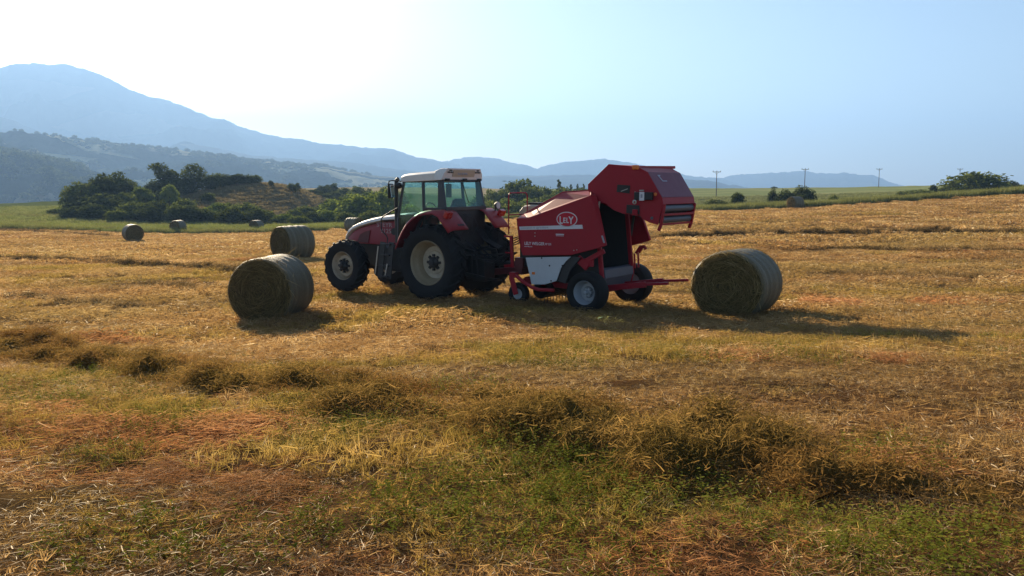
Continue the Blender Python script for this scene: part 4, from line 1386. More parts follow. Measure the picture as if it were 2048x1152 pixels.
mb.build('hitch_linkage', M_BLACK, TR, .006)
mb = MB()  # hoses and block added to fill the hitch gap with dark
for k_ in range(7):
    y_ = -.30 + k_ * .10
    mb.tube([(-.40, y_, 1.25 + .05 * (k_ % 3)), (-.75, y_ * .9, .95 + .08 * (k_ % 2)), (-1.20, y_ * .7, .85 + .1 * (k_ % 3)), (-1.6, y_ * .6, 1.1)], .018, 6)
mb.span(-.95, -.62, -.20, .20, .42, .92)
mb.build('hitch_dark_fill', M_BLACK, TR, .01)
MB().span(.75, 1.60, .34, .86, .58, 1.18).build('fuel_tank', M_DARK, TR, .05)
mb = MB()
for s_ in (1.18, 1.46):
    mb.bar((s_, .98, 1.28), (s_ + .08, 1.02, .42), .03, .16, (1, 0, 0))
for f in (0.02, .34, .66, .98):
    mb.box((1.32 + .08 * f, 1.0, 1.25 - .8 * f), (.30, .16, .03))
mb.build('cab_steps', M_DARK, TR, .005)
mb = MB().bar((1.56, 1.04, 1.18), (1.66, 1.06, .52), .012, .03, (1, 0, 0)).bar((1.24, 1.08, .78), (1.30, 1.10, .50), .012, .025, (1, 0, 0))
mb.build('step_edge', M_STEEL, TR)
# bonnet
def ring(x, hw, zb, zt, crown, cut):
    return [(x, -hw, zb), (x, -hw, zt - cut), (x, -hw * .88, zt - cut * .35), (x, -hw * .5, zt), (x, 0, zt + crown), (x, hw * .5, zt), (x, hw * .88, zt - cut * .35), (x, hw, zt - cut), (x, hw, zb)]


secs = []
for x_, hw, zb, zt in [(1.30, .44, 1.18, 1.94), (1.7, .44, 1.17, 1.91), (2.1, .43, 1.16, 1.87), (2.5, .42, 1.16, 1.80), (2.85, .40, 1.16, 1.72), (3.1, .38, 1.16, 1.63), (3.28, .355, 1.16, 1.51), (3.38, .33, 1.16, 1.40), (3.42, .31, 1.16, 1.30)]:
    secs.append(ring(x_, hw, zb, zt - .13, .02, .14))
MB().loft(secs).build('bonnet', M_TRED, TR, .012, smooth=40)
secs = []
for x_, hw, zt in [(1.30, .452, 1.94), (1.7, .452, 1.91), (2.1, .442, 1.87), (2.5, .432, 1.80), (2.85, .412, 1.72), (3.1, .392, 1.635), (3.28, .37, 1.525), (3.39, .345, 1.41), (3.45, .325, 1.30), (3.46, .315, 1.20)]:
    dz = .115 if x_ < 3.2 else .10
    zt -= .01
    secs.append([(x_, -hw, zt - dz), (x_, -hw * .94, zt - dz * .35), (x_, -hw * .6, zt), (x_, 0, zt + .02), (x_, hw * .6, zt), (x_, hw * .94, zt - dz * .35), (x_, hw, zt - dz), (x_, hw * .9, zt - dz - .02), (x_, -hw * .9, zt - dz - .02)])
MB().loft(secs).build('bonnet_top', M_WHITE, TR, .012, smooth=45)
mb = MB()
mb.span(3.40, 3.435, -.27, .27, .86, 1.28)
for k_ in range(6): mb.span(3.43, 3.45, -.25, .25, .90 + k_ * .06, .93 + k_ * .06)
mb.build('grille', M_BLACK, TR)
for s_ in (-1, 1):
    MB().span(3.41, 3.455, s_ * .12, s_ * .27, 1.12, 1.22).build('headlight', M_PANEL, TR, .01)
M_MAROON = paint('dark_maroon', (0.10, 0.010, 0.016), 0.5, 0.1)
for s_ in (-1, 1):
    MB().slab([(2.50, s_ * .437, 1.19), (2.42, s_ * .441, 1.50), (2.62, s_ * .432, 1.46), (2.80, s_ * .421, 1.38), (2.92, s_ * .410, 1.19)][::s_], .012).build('side_grille', M_MAROON, TR)
M_FADED = paint('faded_decal', (0.42, 0.30, 0.31), 0.5, 0.1)
text(TR, 'STEYR', M_FADED, .15, (2.18, .452, 1.60), SIDE_L, sx=1.25, off=.0, name='bonnet_lettering')
text(TR, '9125', M_FADED, .15, (2.05, .452, 1.45), SIDE_L, sx=1.2, off=.0, name='bonnet_lettering')
# mudguards
arch = [(.98, 1.16), (.86, 1.40), (.76, 1.56), (.60, 1.76), (.42, 1.90), (.20, 2.00), (-.02, 2.04), (-.24, 2.05), (-.40, 1.99), (-.52, 1.86), (-.74, 1.62)]
arch_in = [(x_ * .955, z_ - .045) for x_, z_ in arch]
for s_ in (1, -1):
    g_ = MB()
    poly = arch + arch_in[::-1]
    n_ = len(arch)
    # curved sheet, closed thickness
    vs, fs = [], []
    ys_ = [.50, .62, 1.02, 1.10, 1.15]
    dz_ = [0, 0, 0, -.025, -.085]
    for y_, d_ in zip(ys_, dz_):
        for (x_, z_) in arch:
            l_ = math.hypot(x_, z_ - .86)
            f_ = 1 + d_ / max(l_, .1)
            vs.append((x_ * f_, s_ * y_, .86 + (z_ - .86) * f_))
    m_ = len(arch)
    for j in range(len(ys_) - 1):
        for i in range(m_ - 1):
            fs.append((j * m_ + i, j * m_ + i + 1, (j + 1) * m_ + i + 1, (j + 1) * m_ + i))
    g_.add(vs, fs)
    o = g_.build('mudguard', M_TRED, TR, smooth=50)
    sd = o.modifiers.new('sheet', 'SOLIDIFY'); sd.thickness = .025; sd.offset = 0
    lamp = MB().box((-.56, s_ * 1.0, 1.955), (.10, .20, .15), Matrix.Rotation(R(-25), 3, 'Y').to_euler()).build('tail_lamp', M_TAIL, o, .015)
MB().box((-.655, .68, 1.72), (.012, .24, .115), Matrix.Rotation(R(42), 3, 'Y').to_euler()).build('licence_plate', M_PLATE, TR)
mb = MB()
for k_, (a_, b_) in enumerate([(-.09, .03), (-.045, .025), (.0, .03), (.05, .022), (.09, .03)]):
    mb.box((-.667, .68 + a_, 1.725), (.006, b_, .06), Matrix.Rotation(R(42), 3, 'Y').to_euler())
mb.build('plate_marking', M_DARK, TR)
w_ = empty('work_lamp', (-.42, -.93, 2.13), TR)
MB().lathe([(0, .05), (-.05, .085), (-.10, .09)], n=20, axis='x').lathe([(0, .05), (.02, 0)], n=20, axis='x').tube([(0, 0, -.14), (0, 0, -.05)], .02).build('lamp_body', M_BLACK, w_, smooth=40)
MB().lathe([(-.098, .082), (-.102, .0)], n=20, axis='x').build('lamp_glass', M_PANEL, w_)
# cab
CABX = {'f_t': 1.02, 'f_b': 1.20, 'r_t': -.15, 'r_b': -.27}
HW_T, HW_B = .70, .75
mb = MB()
for s_ in (-1, 1):
    mb.bar((1.02, s_ * .69, 2.72), (1.19, s_ * .73, 1.85), .055, .06)
    mb.bar((1.19, s_ * .73, 1.86), (1.22, s_ * .72, 1.20), .055, .06)
    mb.bar((.42, s_ * .705, 2.72), (.36, s_ * .745, 1.70), .05, .07, (1, 0, 0))
    # broad rear corner post
    mb.loft([[(-.02, s_ * .655, 2.72), (-.16, s_ * .655, 2.72), (-.16, s_ * .71, 2.72), (-.02, s_ * .71, 2.72)],
             [(-.05, s_ * .68, 2.06), (-.27, s_ * .68, 2.06), (-.27, s_ * .755, 2.06), (-.05, s_ * .755, 2.06)]])
    mb.bar((1.05, s_ * .69, 2.70), (-.1, s_ * .69, 2.71), .06, .06)
    mb.bar((.40, s_ * .745, 2.07), (-.2, s_ * .745, 2.08), .04, .06)
    mb.bar((1.2, s_ * .735, 1.30), (.55, s_ * .745, 1.34), .05, .07)
    mb.bar((.36, s_ * .745, 1.98), (.72, s_ * .745, 1.36), .05, .06)
mb.bar((1.03, -.70, 2.70), (1.03, .70, 2.70), .06, .06)
mb.bar((1.20, -.72, 1.88), (1.20, .72, 1.88), .06, .07)
mb.bar((-.15, -.70, 2.715), (-.15, .70, 2.715), .05, .05)
mb.bar((-.27, -.74, 2.075), (-.27, .74, 2.075), .06, .09)
mb.build('cab_frame', M_CAB, TR, .012)
mb = MB()
mb.slab([(-.27, -.74, 2.04), (-.27, .74, 2.04), (-.34, .60, 1.20), (-.34, -.60, 1.20)], .03)
mb.span(-.30, 1.15, -.55, .55, 1.15, 1.30)
mb.slab([(1.21, -.72, 1.86), (1.21, .72, 1.86), (1.24, .66, 1.2), (1.24, -.66, 1.2)], .03)
mb.build('cab_floor', M_BLACK, TR, .01)
mb = MB()                                                               # pipes and couplers under the rear window
for k_ in range(5):
    y_ = -.22 + k_ * .11
    mb.tube([(-.36, y_ + .1, 1.45), (-.44, y_ + .08 * (k_ % 2), 1.68), (-.42, y_ - .04 * k_ + .1, 1.86), (-.33, y_ - .06 * k_ + .2, 1.95)], .008, 6)
mb.build('hydraulic_hose', M_DARK, TR, smooth=60)


def pane(pts, nm, mat=M_GLASS):
    return MB().slab(pts, .006).build(nm, mat, TR)


for s_ in (-1, 1):
    pane([(1.0, s_ * .71, 2.69), (1.16, s_ * .747, 1.88), (1.19, s_ * .74, 1.34), (.60, s_ * .75, 1.36), (.385, s_ * .75, 1.98), (.42, s_ * .715, 2.69)], 'door_window')
    pane([(.40, s_ * .712, 2.69), (.36, s_ * .748, 2.09), (-.04, s_ * .748, 2.09), (-.02, s_ * .712, 2.69)], 'quarter_window')
pane([(-.155, .66, 2.70), (-.262, .69, 2.11), (-.262, -.69, 2.11), (-.155, -.66, 2.70)], 'rear_window')
pane([(1.04, .67, 2.68), (1.20, .70, 1.90), (1.20, -.70, 1.90), (1.04, -.67, 2.68)], 'windscreen')
MB().bar((-.172, .0, 2.66), (-.252, -.12, 2.20), .012, .014).build('wiper', M_BLACK, TR)
# roof
secs = []
for x_, hw, z0, z1, e in [(1.14, .66, 2.70, 2.80, .02), (1.10, .72, 2.68, 2.855, .05), (.9, .745, 2.685, 2.885, .05), (.4, .75, 2.70, 2.915, .05), (.02, .75, 2.715, 2.935, .05)]:
    secs.append([(x_, -hw, z0), (x_, -hw, z1 - .06), (x_, -hw + .09, z1 - .005), (x_, -hw * .5, z1 + .012), (x_, hw * .5, z1 + .012), (x_, hw - .09, z1 - .005), (x_, hw, z1 - .06), (x_, hw, z0)])
o_roof = MB().loft(secs).build('roof', M_WHITE, TR, .012, smooth=30)
secs = []
for x_, hb, ht, z0, z1 in [(.06, .752, .70, 2.716, 2.94), (-.04, .755, .66, 2.72, 2.985), (-.14, .755, .62, 2.725, 2.992), (-.17, .745, .615, 2.735, 2.992)]:
    secs.append([(x_, -hb, z0), (x_, -(hb + ht) / 2 - .03, (z0 + z1) / 2), (x_, -ht, z1 - .012), (x_, -ht * .95, z1), (x_, ht * .95, z1), (x_, ht, z1 - .012), (x_, (hb + ht) / 2 + .03, (z0 + z1) / 2), (x_, hb, z0)])
secs[-1] = [(x_ - (.06 if z_ > 2.9 else (.03 if z_ > 2.8 else 0)), y_, z_) for x_, y_, z_ in secs[-1]]
MB().loft(secs).build('roof_visor', M_WHITE, o_roof, .008, smooth=30)
BK = (R(90 - 14), 0, R(-90))
MB().slab([(-.238, .40, 2.955), (-.198, .40, 2.80), (-.198, -.40, 2.80), (-.238, -.40, 2.955)], .008).build('name_panel', M_TAN, o_roof)
text(o_roof, 'STEYR', M_DECALG, .095, (-.232, .235, 2.845), (R(90 - 14), 0, R(-90)), sx=1.35, off=.002, name='roof_lettering')
for s_ in (-1, 1):
    mb = MB()
    for r_i, (zz, k_n) in enumerate([(2.945, 2), (2.90, 4)]):
        for k_ in range(k_n):
            yy = s_ * .50 + (k_ - (k_n - 1) / 2) * .055
            mb.lathe([(.0, .019), (-.008, .019), (-.01, 0)], (-.236 + (2.945 - zz) * .25, yy, zz), 10, 'x')
    mb.build('air_vent', M_BLACK, o_roof)
for y_ in (.58, -.05, -.60):
    MB().box((-.20, y_, 2.735), (.06, .12, .05)).build('roof_hinge', M_BLACK, TR, .01)
# furnishings seen through the glass
mb = MB()
mb.box((.25, 0, 1.62), (.50, .50, .16))
secs = []
for z_, hw, d_ in [(1.66, .22, .07), (1.9, .25, .075), (2.12, .24, .07), (2.26, .19, .055), (2.30, .12, .03)]:
    x_ = .02 - (z_ - 1.66) * .12
    secs.append([(x_ - d_, -hw, z_), (x_ + d_, -hw, z_), (x_ + d_, hw, z_), (x_ - d_, hw, z_)])
mb.loft(secs)
mb.span(.12, .38, -.15, .15, 1.30, 1.55)
mb.build('driver_seat', M_DARK, TR, .04)
mb = MB().bar((1.05, 0, 1.30), (.86, 0, 1.98), .16, .12)
mb.box((.95, 0, 1.90), (.22, .42, .16))
mb.build('dashboard', M_BLACK, TR, .02)
mb = MB()
pth = [(.78 + .07 * math.sin(a_) * 1, .20 * math.cos(a_), 2.02 + .19 * math.sin(a_) * .9) for a_ in np.linspace(0, 2 * math.pi, 25)]
mb.tube(pth, .014, 8, False).bar((.78, -.19, 2.02), (.78, .19, 2.02), .02, .03).tube([(.90, 0, 1.94), (.78, 0, 2.02)], .02)
mb.build('steering_wheel', M_BLACK, TR, smooth=50)
MB().box((.25, -.48, 1.72), (.65, .18, .42)).bar((.45, -.45, 1.9), (.50, -.45, 2.12), .03, .03).build('side_console', M_DARK, TR, .03)
# exhaust, mirror, rails
mb = MB()
mb.tube([(1.30, .66, 1.25), (1.31, .66, 1.9), (1.31, .66, 2.60), (1.30, .66, 2.72), (1.24, .66, 2.76)], [.05, .05, .05, .048, .045], 14)
mb.build('exhaust_pipe', M_BLACK, TR, smooth=50)
w_ = empty('work_lamp', (1.14, .74, 2.60), TR)
MB().lathe([(-.06, .03), (-.03, .07), (.05, .08), (.055, .0)], n=18, axis='x').build('lamp_body', M_BLACK, w_, smooth=40)
mb = MB().tube([(1.10, .72, 2.70), (1.12, 1.00, 2.715), (1.12, 1.10, 2.70), (1.12, 1.115, 2.62), (1.12, 1.115, 2.30)], .014, 8)
o = mb.build('mirror_arm', M_BLACK, TR, smooth=50)
MB().box((1.11, 1.06, 2.475), (.05, .17, .34)).build('mirror_shell', M_BLACK, o, .03)
MB().box((1.050, 1.06, 2.475), (.006, .125, .29), Matrix.Rotation(R(9), 3, 'Y').to_euler()).build('mirror_glass', M_MIRROR, o, .004)
mb = MB().tube([(1.12, -.72, 2.70), (1.14, -1.05, 2.71), (1.14, -1.08, 2.3)], .014, 8).box((1.11, -1.03, 2.475), (.05, .17, .34))
mb.build('mirror_arm', M_BLACK, TR)
mb = MB().tube([(1.16, .78, 2.08), (1.36, .92, 1.94), (1.50, .95, 1.86), (1.53, .96, 1.80), (1.53, .96, 1.60), (1.51, .96, 1.54), (1.36, .96, 1.42), (1.32, .97, 1.36), (1.34, .97, 1.24)], .015, 8)
mb.tube([(1.26, .80, 1.79), (1.40, .92, 1.79), (1.52, .95, 1.79)], .013, 8)
mb.build('hand_rail', M_BLACK, TR, smooth=50)
MB().tube([(1.55, .46, 1.50), (1.55, .52, 1.50)], .085, 18).build('air_intake', M_BLACK, TR)

# ------------------------------------------------------------------ round baler
BA = frame_at('round_baler', 2.11, 18.13, -2.59, 35.6)
tag(BA, 'red round baler with its tailgate raised, coupled behind the tractor', 'baler')
wheel(BA, 'axle_wheel', (0, .95, .42), .43, .245, .38, 1, 0, M_GRIM, .19, .055, M_GRIM, nb=6, disc_mat=M_GRIMD)
wheel(BA, 'axle_wheel', (-.02, -1.0, .44), .45, .245, .38, -1, 0, M_GRIM, .12, .06, M_GRIM, nb=6)
# chamber walls and belts
mb = MB()
cham = [(1.55, .62), (1.62, 1.3), (1.45, 1.85), (.75, 2.30), (.1, 2.36), (-.05, 2.1), (-.15, .72), (.2, .5)]
for s_ in (-1, 1): mb.prism(cham, s_ * .64, s_ * .67)
mb.build('chamber_wall', M_DARK, BA)
mb = MB()
mb.slab([(1.5, -.63, .64), (1.5, .63, .64), (1.58, .63, 1.3), (1.58, -.63, 1.3)], .03)
mb.slab([(1.58, -.63, 1.3), (1.58, .63, 1.3), (1.35, .63, 1.85), (1.35, -.63, 1.85)], .03)
mb.slab([(1.35, -.63, 1.85), (1.35, .63, 1.85), (.7, .63, 2.27), (.7, -.63, 2.27)], .03)
mb.slab([(.7, -.63, 2.27), (.7, .63, 2.27), (.1, .63, 2.33), (.1, -.63, 2.33)], .03)
mb.build('press_belt', M_BLACK, BA)
for k_ in range(5):
    o = MB().tube([(-.10 + k_ * .19, -.62, .80 - .035 * k_), (-.10 + k_ * .19, .62, .80 - .035 * k_)], .085, 18).build('floor_roller', M_BELT, BA, smooth=40)
MB().slab([(-.21, -.62, .86), (-.21, .62, .86), (-.23, .62, .68), (-.23, -.62, .68)], .03).slab([(-.22, .62, .69), (-.12, .62, .40), (-.12, -.62, .40), (-.22, -.62, .69)], .03).build('rear_sill', M_BELT, BA, .005)
# frame
mb = MB()
for s_ in (-1, 1):
    mb.bar((-.03, s_ * .66, 1.98), (-.17, s_ * .66, .70), .06, .09, (1, 0, 0))
    mb.bar((-.17, s_ * .66, .72), (-.10, s_ * .66, .40), .06, .09, (1, 0, 0))
    mb.bar((-.25, s_ * .55, .42), (1.9, s_ * .50, .50), .08, .12)
    mb.bar((-.02, s_ * .66, 2.0), (.7, s_ * .66, 2.28), .05, .07)
mb.box((0, 0, .42), (.14, 1.7, .14))
mb.bar((1.85, -.5, .52), (1.85, .5, .52), .1, .12)
mb.build('frame', M_RED, BA, .008)
# hood panels: outer skin, inward-leaning upper face, front return, rear flange
def hood(s_):
    Y, Y2 = .98, .66
    A, Bq = (1.486, 1.911), (-.054, 2.398)
    fr = [(1.755, 1.90), (1.736, 1.721), (1.70, 1.47), (1.641, 1.23), (1.585, 1.109)]
    skin = [A, Bq, (-.449, 1.407), (-.40, 1.385), (-.068, 1.29), (.41, 1.165), (1.585, 1.109), (1.641, 1.23), (1.736, 1.721), (1.755, 1.90)]
    mb = MB().prism(skin, s_ * (Y - .02), s_ * Y)
    mb.slab([(A[0], s_ * Y, A[1]), (Bq[0], s_ * Y, Bq[1]), (.14, s_ * Y2, 2.497), (.80, s_ * Y2, 2.462), (1.80, s_ * Y2, 1.985)][::s_], .02)
    mb.slab([(A[0], s_ * Y, A[1]), (1.80, s_ * Y2, 1.985), (1.755, s_ * Y, 1.90)][::s_], .02)
    for i in range(4):
        a_, b_ = fr[i], fr[i + 1]
        mb.slab([(a_[0], s_ * Y, a_[1]), (b_[0], s_ * Y, b_[1]), (b_[0] + .04, s_ * .78, b_[1]), (a_[0] + .04, s_ * .78, a_[1])], .02)
    # rear flange turned inward
    mb.slab([(-.054, s_ * Y, 2.398), (-.449, s_ * Y, 1.407), (-.43, s_ * .93, 1.41), (-.10, s_ * .80, 2.40)], .02)
    mb.slab([(-.054, s_ * Y, 2.398), (.14, s_ * Y2, 2.497), (.05, s_ * Y2, 2.45), (-.10, s_ * .80, 2.36)], .02)
    return mb.build('side_hood', M_RED, BA, .008)


h_ = hood(1)
hood(-1)
MB().slab([(.14, -.66, 2.49), (.14, .66, 2.49), (.80, .66, 2.455), (.80, -.66, 2.455)], .02).slab([(.80, -.66, 2.455), (.80, .66, 2.455), (1.80, .66, 1.98), (1.80, -.66, 1.98)], .02).build('top_cover', M_RED, BA, .004)
Yl = .984
MB().slab([(1.70, Yl, 1.722), (.125, Yl, 1.803), (.106, Yl, 1.722), (1.68, Yl, 1.652)], .003).build('decal_stripe', M_DECAL, h_)
ell = [(.495 + .252 * math.cos(a_), 1.905 + .156 * math.sin(a_)) for a_ in np.linspace(0, 2 * math.pi, 49)[:-1]]
ell2 = [(.495 + .232 * math.cos(a_), 1.905 + .138 * math.sin(a_)) for a_ in np.linspace(0, 2 * math.pi, 49)[:-1]]
MB().prism(ell, Yl, Yl + .003).build('badge_ring', M_DECAL, h_)
M_BRED = paint('badge_red', (0.50, 0.012, 0.03), 0.45, spec=0.25)
MB().prism(ell2, Yl + .002, Yl + .006).build('badge_field', M_BRED, h_)
cap = [(.495 + .205 * math.cos(a_), 1.905 + .122 * math.sin(a_)) for a_ in np.linspace(R(28), R(152), 15)]
for ch, lx, sz, zz, sx_ in (('L', .675, .215, 1.815, .80), ('E', .580, .150, 1.835, .80), ('L', .505, .150, 1.835, .80), ('Y', .445, .215, 1.815, .85)):
    text(h_, ch, M_DECAL, sz, (lx, Yl + .010, zz), SIDE_L, sx=sx_, off=.004, name='badge_letter')
text(h_, 'innovators in agriculture', M_DECALG, .072, (1.66, Yl + .004, 1.672), (R(90), R(-2.9), R(180)), sx=1.0, name='stripe_lettering')
text(h_, 'LELY WELGER', M_DECAL, .092, (1.565, Yl - .002, 1.338), (R(90), R(-.8), R(180)), sx=.90, off=.001, name='model_lettering')
text(h_, 'RP 235', M_DECAL, .062, (1.03, Yl - .002, 1.352), (R(90), R(-.8), R(180)), sx=.85, name='model_lettering')
text(h_, 'www.lely.com', M_DECAL, .038, (1.565, Yl - .002, 1.292), (R(90), R(-.8), R(180)), sx=.95, name='address_lettering')
mb = MB().span(.765, .565, Yl - .003, Yl, 1.578, 1.600)
for k_ in range(7): mb.span(.76 - k_ * .028, .742 - k_ * .028, Yl - .003, Yl, 1.552, 1.566)
mb.build('small_sticker', M_DECAL, h_)
MB().slab([(-.36, Yl, 1.60), (-.415, Yl, 1.455), (-.375, Yl, 1.45), (-.32, Yl, 1.595)], .003).build('warning_sticker', M_DECALG, h_)
for xx, zz in ((.32, 1.27), (.25, 1.285), (1.29, 1.60), (1.29, 1.53)):
    MB().tube([(xx, .975, zz), (xx, .99, zz)], .012, 10).build('bolt', M_STEEL, h_)
# pale lower guard
gp = MB().prism([(1.541, 1.06), (.397, 1.135), (.52, 1.03), (.64, .885), (.745, .607), (1.033, .512), (1.382, .488)], .955, .975).build('lower_guard', M_PANEL, BA, .008)
for xx, zz in ((.92, .92), (.60, .94), (.88, .60), (1.12, 1.07)):
    MB().tube([(xx, .97, zz), (xx, .985, zz)], .017, 12).build('bolt', M_BLACK, gp)
MB().box((1.33, .978, .735), (.075, .012, .055)).build('side_reflector', M_ORANGE, gp, .004)
mb = MB()
mb.prism([(.39, 1.13), (.18, 1.12), (.42, .86), (.55, .56), (.745, .60), (.64, .885), (.52, 1.03)], .90, .94)
mb.build('wheel_shield', M_DARK, BA, .006)
mb = MB().tube([(1.80, .96, .66), (1.62, .97, .54), (1.38, .97, .43), (1.20, .97, .39), (.85, .90, .39)], .04, 10)
mb.build('pickup_guard', M_RED, BA, smooth=50)
mb = MB().tube([(.25, -.9, .30), (1.6, -.9, .34)], .03, 8)
mb.lathe([(-.85, .18), (.85, .18)], (1.25, 0, .36), 24)
for k_ in range(14):
    for a_ in np.linspace(0, 2 * math.pi, 7)[:-1]:
        y_ = -.8 + k_ * 1.6 / 13
        mb.tube([(1.25 + .17 * math.cos(a_), y_, .36 + .17 * math.sin(a_)), (1.25 + .30 * math.cos(a_ + .25), y_, .36 + .30 * math.sin(a_ + .25))], .008, 4)
mb.build('pickup_reel', M_BLACK, BA)
for s_ in (1, -1):
    jw = empty('gauge_wheel', (1.79, s_ * .86, .25), BA)
    MB().lathe([(-.06, .12), (-.08, .17), (-.075, .23), (0, .25), (.075, .23), (.08, .17), (.06, .12)], n=32).build('tyre', M_TYRE, jw, smooth=40)
    MB().lathe([(-.06, 0), (-.05, .1), (-.06, .125), (.06, .125), (.05, .10), (.035, .09), (.045, .02), (.05, 0)], n=24).build('rim', M_GRIM, jw, smooth=40)
    MB().bar((1.93, s_ * .96, .62), (1.80, s_ * .96, .24), .02, .13, (1, 0, 0)).box((1.90, s_ * .90, .66), (.16, .14, .12)).build('wheel_fork', M_RED, BA, .006)
# front frame, drawbar, ladder stand
mb = MB()
mb.box((1.95, 0, .72), (.18, 1.3, .16))
mb.bar((1.9, .42, .74), (3.15, .08, .58), .10, .14)
mb.bar((1.9, -.42, .74), (3.15, -.08, .58), .10, .14)
mb.bar((3.0, 0, .58), (3.45, 0, .50), .14, .12)
mb.box((1.92, .58, .90), (.22, .22, .24))
mb.build('drawbar', M_MAROON, BA, .008)  # red bar in dark maroon; the dim hitch shade is put into its colour
mb = MB()
mb.bar((2.10, .72, 1.50), (2.06, .72, .80), .05, .07).bar((2.28, .70, 1.52), (2.28, .70, .75), .03, .035)
mb.bar((2.08, .72, 1.47), (2.30, .70, 1.49), .03, .04).bar((2.07, .72, 1.12), (2.28, .70, 1.12), .025, .03).bar((2.06, .72, .84), (2.40, .55, .80), .05, .06)
mb.build('front_stand', M_RED, BA, .005)
mb = MB().tube([(3.5, 0, .78), (1.9, 0, .82)], .065, 12).lathe([(0, .09), (.25, .12)], (1.9, 0, .82), 16, 'x')
mb.build('drive_shaft', M_DARK, BA, smooth=40)
mb = MB()
for k_ in range(4):
    y_ = .28 + k_ * .07
    mb.tube([(1.8, y_, 1.55), (2.25, y_ - .05, 1.30 + .04 * k_), (2.7, y_ - .12, 1.16), (3.2, y_ - .2, 1.35), (3.48, y_ - .25, 1.62)], .014, 6)
mb.build('hydraulic_hose', M_BLACK, BA, smooth=60)
mb = MB().span(1.58, 1.95, -.62, .62, .82, 1.75)
mb.build('gearbox_cover', M_DARK, BA, .03)
mb = MB().tube([(2.3, .54, 1.52), (2.3, .54, 2.38), (2.3, .50, 2.43), (2.3, .44, 2.44), (2.3, -.10, 2.44), (2.3, -.16, 2.42), (2.3, -.19, 2.36), (2.3, -.19, 1.55)], .014, 8)
mb.tube([(2.3, .54, 1.95), (2.3, -.19, 1.95)], .015, 8)
mb.build('guard_hoop', M_RED, BA, smooth=50)
secs = []
for x_, z0, z1 in [(2.62, 1.86, 2.04), (2.52, 1.84, 2.14), (2.34, 1.84, 2.165), (1.84, 1.84, 2.15)]:
    secs.append([(x_, -.95, z0), (x_, -.95, z1 - .04), (x_, -.88, z1), (x_, -.40, z1), (x_, -.32, z1 - .04), (x_, -.32, z0)])
wb = MB().loft(secs).build('twine_box', M_TAN, BA, .02)
MB().box((2.30, -.62, 2.185), (.28, .40, .05)).build('box_lid', M_BLACK, wb, .015)
# arms and rams that lift the tailgate
mb = MB().bar((.20, .86, 1.00), (-.33, .86, 1.28), .05, .10, (0, 0, 1)).bar((.30, .86, 1.10), (.05, .86, .92), .06, .16).box((.05, .84, 1.02), (.22, .08, .16))
mb.build('lift_arm', M_RED, BA, .01)
mb = MB().bar((-.25, -.80, 1.15), (-.34, -.80, 1.28), .06, .08).tube([(-.20, -.78, 1.12), (-.30, -.78, 1.27), (-.40, -.78, 1.28), (-.44, -.78, 1.22)], .035, 8)
mb.tube([(-.20, -.70, 1.12), (-.22, -.70, .80)], .022, 8).tube([(-.28, -.72, 1.14), (-.30, -.72, .82)], .022, 8)
mb.build('lift_arm', M_RED, BA, .004)
for s_ in (1, -1):
    o = MB().tube([(-.05, s_ * .80, 1.50), (-.14, s_ * .80, 2.06)], .032, 10).build('hydraulic_ram', M_DARK, BA, smooth=50)
    MB().tube([(-.12, s_ * .80, 1.95), (-.17, s_ * .80, 2.28)], .018, 10).build('ram_rod', M_STEEL, o, smooth=50)
# bale kicker ramp
mb = MB()
for y_, x1 in ((.42, -1.55), (-.38, -1.62)):
    mb.bar((-.10, y_, .46), (-1.05, y_, .60), .07, .12).bar((-1.0, y_, .60), (x1, y_, .655), .06, .055)
mb.bar((-.55, -.38, .53), (-.55, .42, .53), .06, .06).bar((-.15, -.38, .46), (-.15, .42, .46), .08, .08)
mb.build('bale_ramp', M_RED, BA, .008)
# tailgate
TG = MB()
side = [(-.344, 3.029), (.134, 2.626), (.132, 2.50), (-.06, 2.26), (-.284, 2.24), (-.466, 2.109), (-.698, 2.034), (-.769, 2.03), (-1.064, 2.0), (-1.134, 1.935), (-1.272, 1.876), (-1.459, 1.835), (-1.558, 2.247), (-1.53, 2.368), (-1.217, 2.86), (-.994, 2.969)]
for s_ in (1, -1): TG.prism(side, s_ * .735, s_ * .76)
tg = TG.build('tailgate', M_RED, BA, .006)
mb = MB()
mb.slab([(-.344, -.735, 3.024), (-.344, .735, 3.024), (-.994, .735, 2.964), (-.994, -.735, 2.964)], .02)
mb.slab([(-.994, -.735, 2.964), (-.994, .735, 2.964), (-1.217, .735, 2.856), (-1.217, -.735, 2.856)], .02)
mb.slab([(.13, -.735, 2.622), (.13, .735, 2.622), (-.344, .735, 3.024), (-.344, -.735, 3.024)], .02)
mb.build('tailgate_roof', M_RED, tg)
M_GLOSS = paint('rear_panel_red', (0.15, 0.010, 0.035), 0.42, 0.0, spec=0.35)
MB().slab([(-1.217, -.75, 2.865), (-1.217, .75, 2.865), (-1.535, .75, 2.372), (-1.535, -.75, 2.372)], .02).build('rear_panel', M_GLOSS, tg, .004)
MB().slab([(-1.535, -.75, 2.368), (-1.535, .75, 2.368), (-1.565, .75, 2.235), (-1.565, -.75, 2.235)], .025).build('rear_band', M_RED, tg, .004)
mb = MB()
for s_ in (1, -1):
    mb.bar((-1.575, s_ * .72, 2.24), (-1.50, s_ * .72, 1.80), .06, .05)
    mb.bar((-1.50, s_ * .72, 1.82), (-1.46, s_ * .72, 1.72), .05, .06)
mb.bar((-1.545, -.70, 2.03), (-1.545, .70, 2.03), .045, .045)
mb.bar((-1.50, -.70, 1.84), (-1.50, .70, 1.84), .04, .04)
mb.build('rear_bar', M_RED, tg, .006)
for z_, x_ in ((2.15, -1.50), (1.93, -1.455)):
    MB().tube([(x_, -.70, z_), (x_, .70, z_)], .07, 20).build('rear_roller', M_BELT, tg, smooth=40)
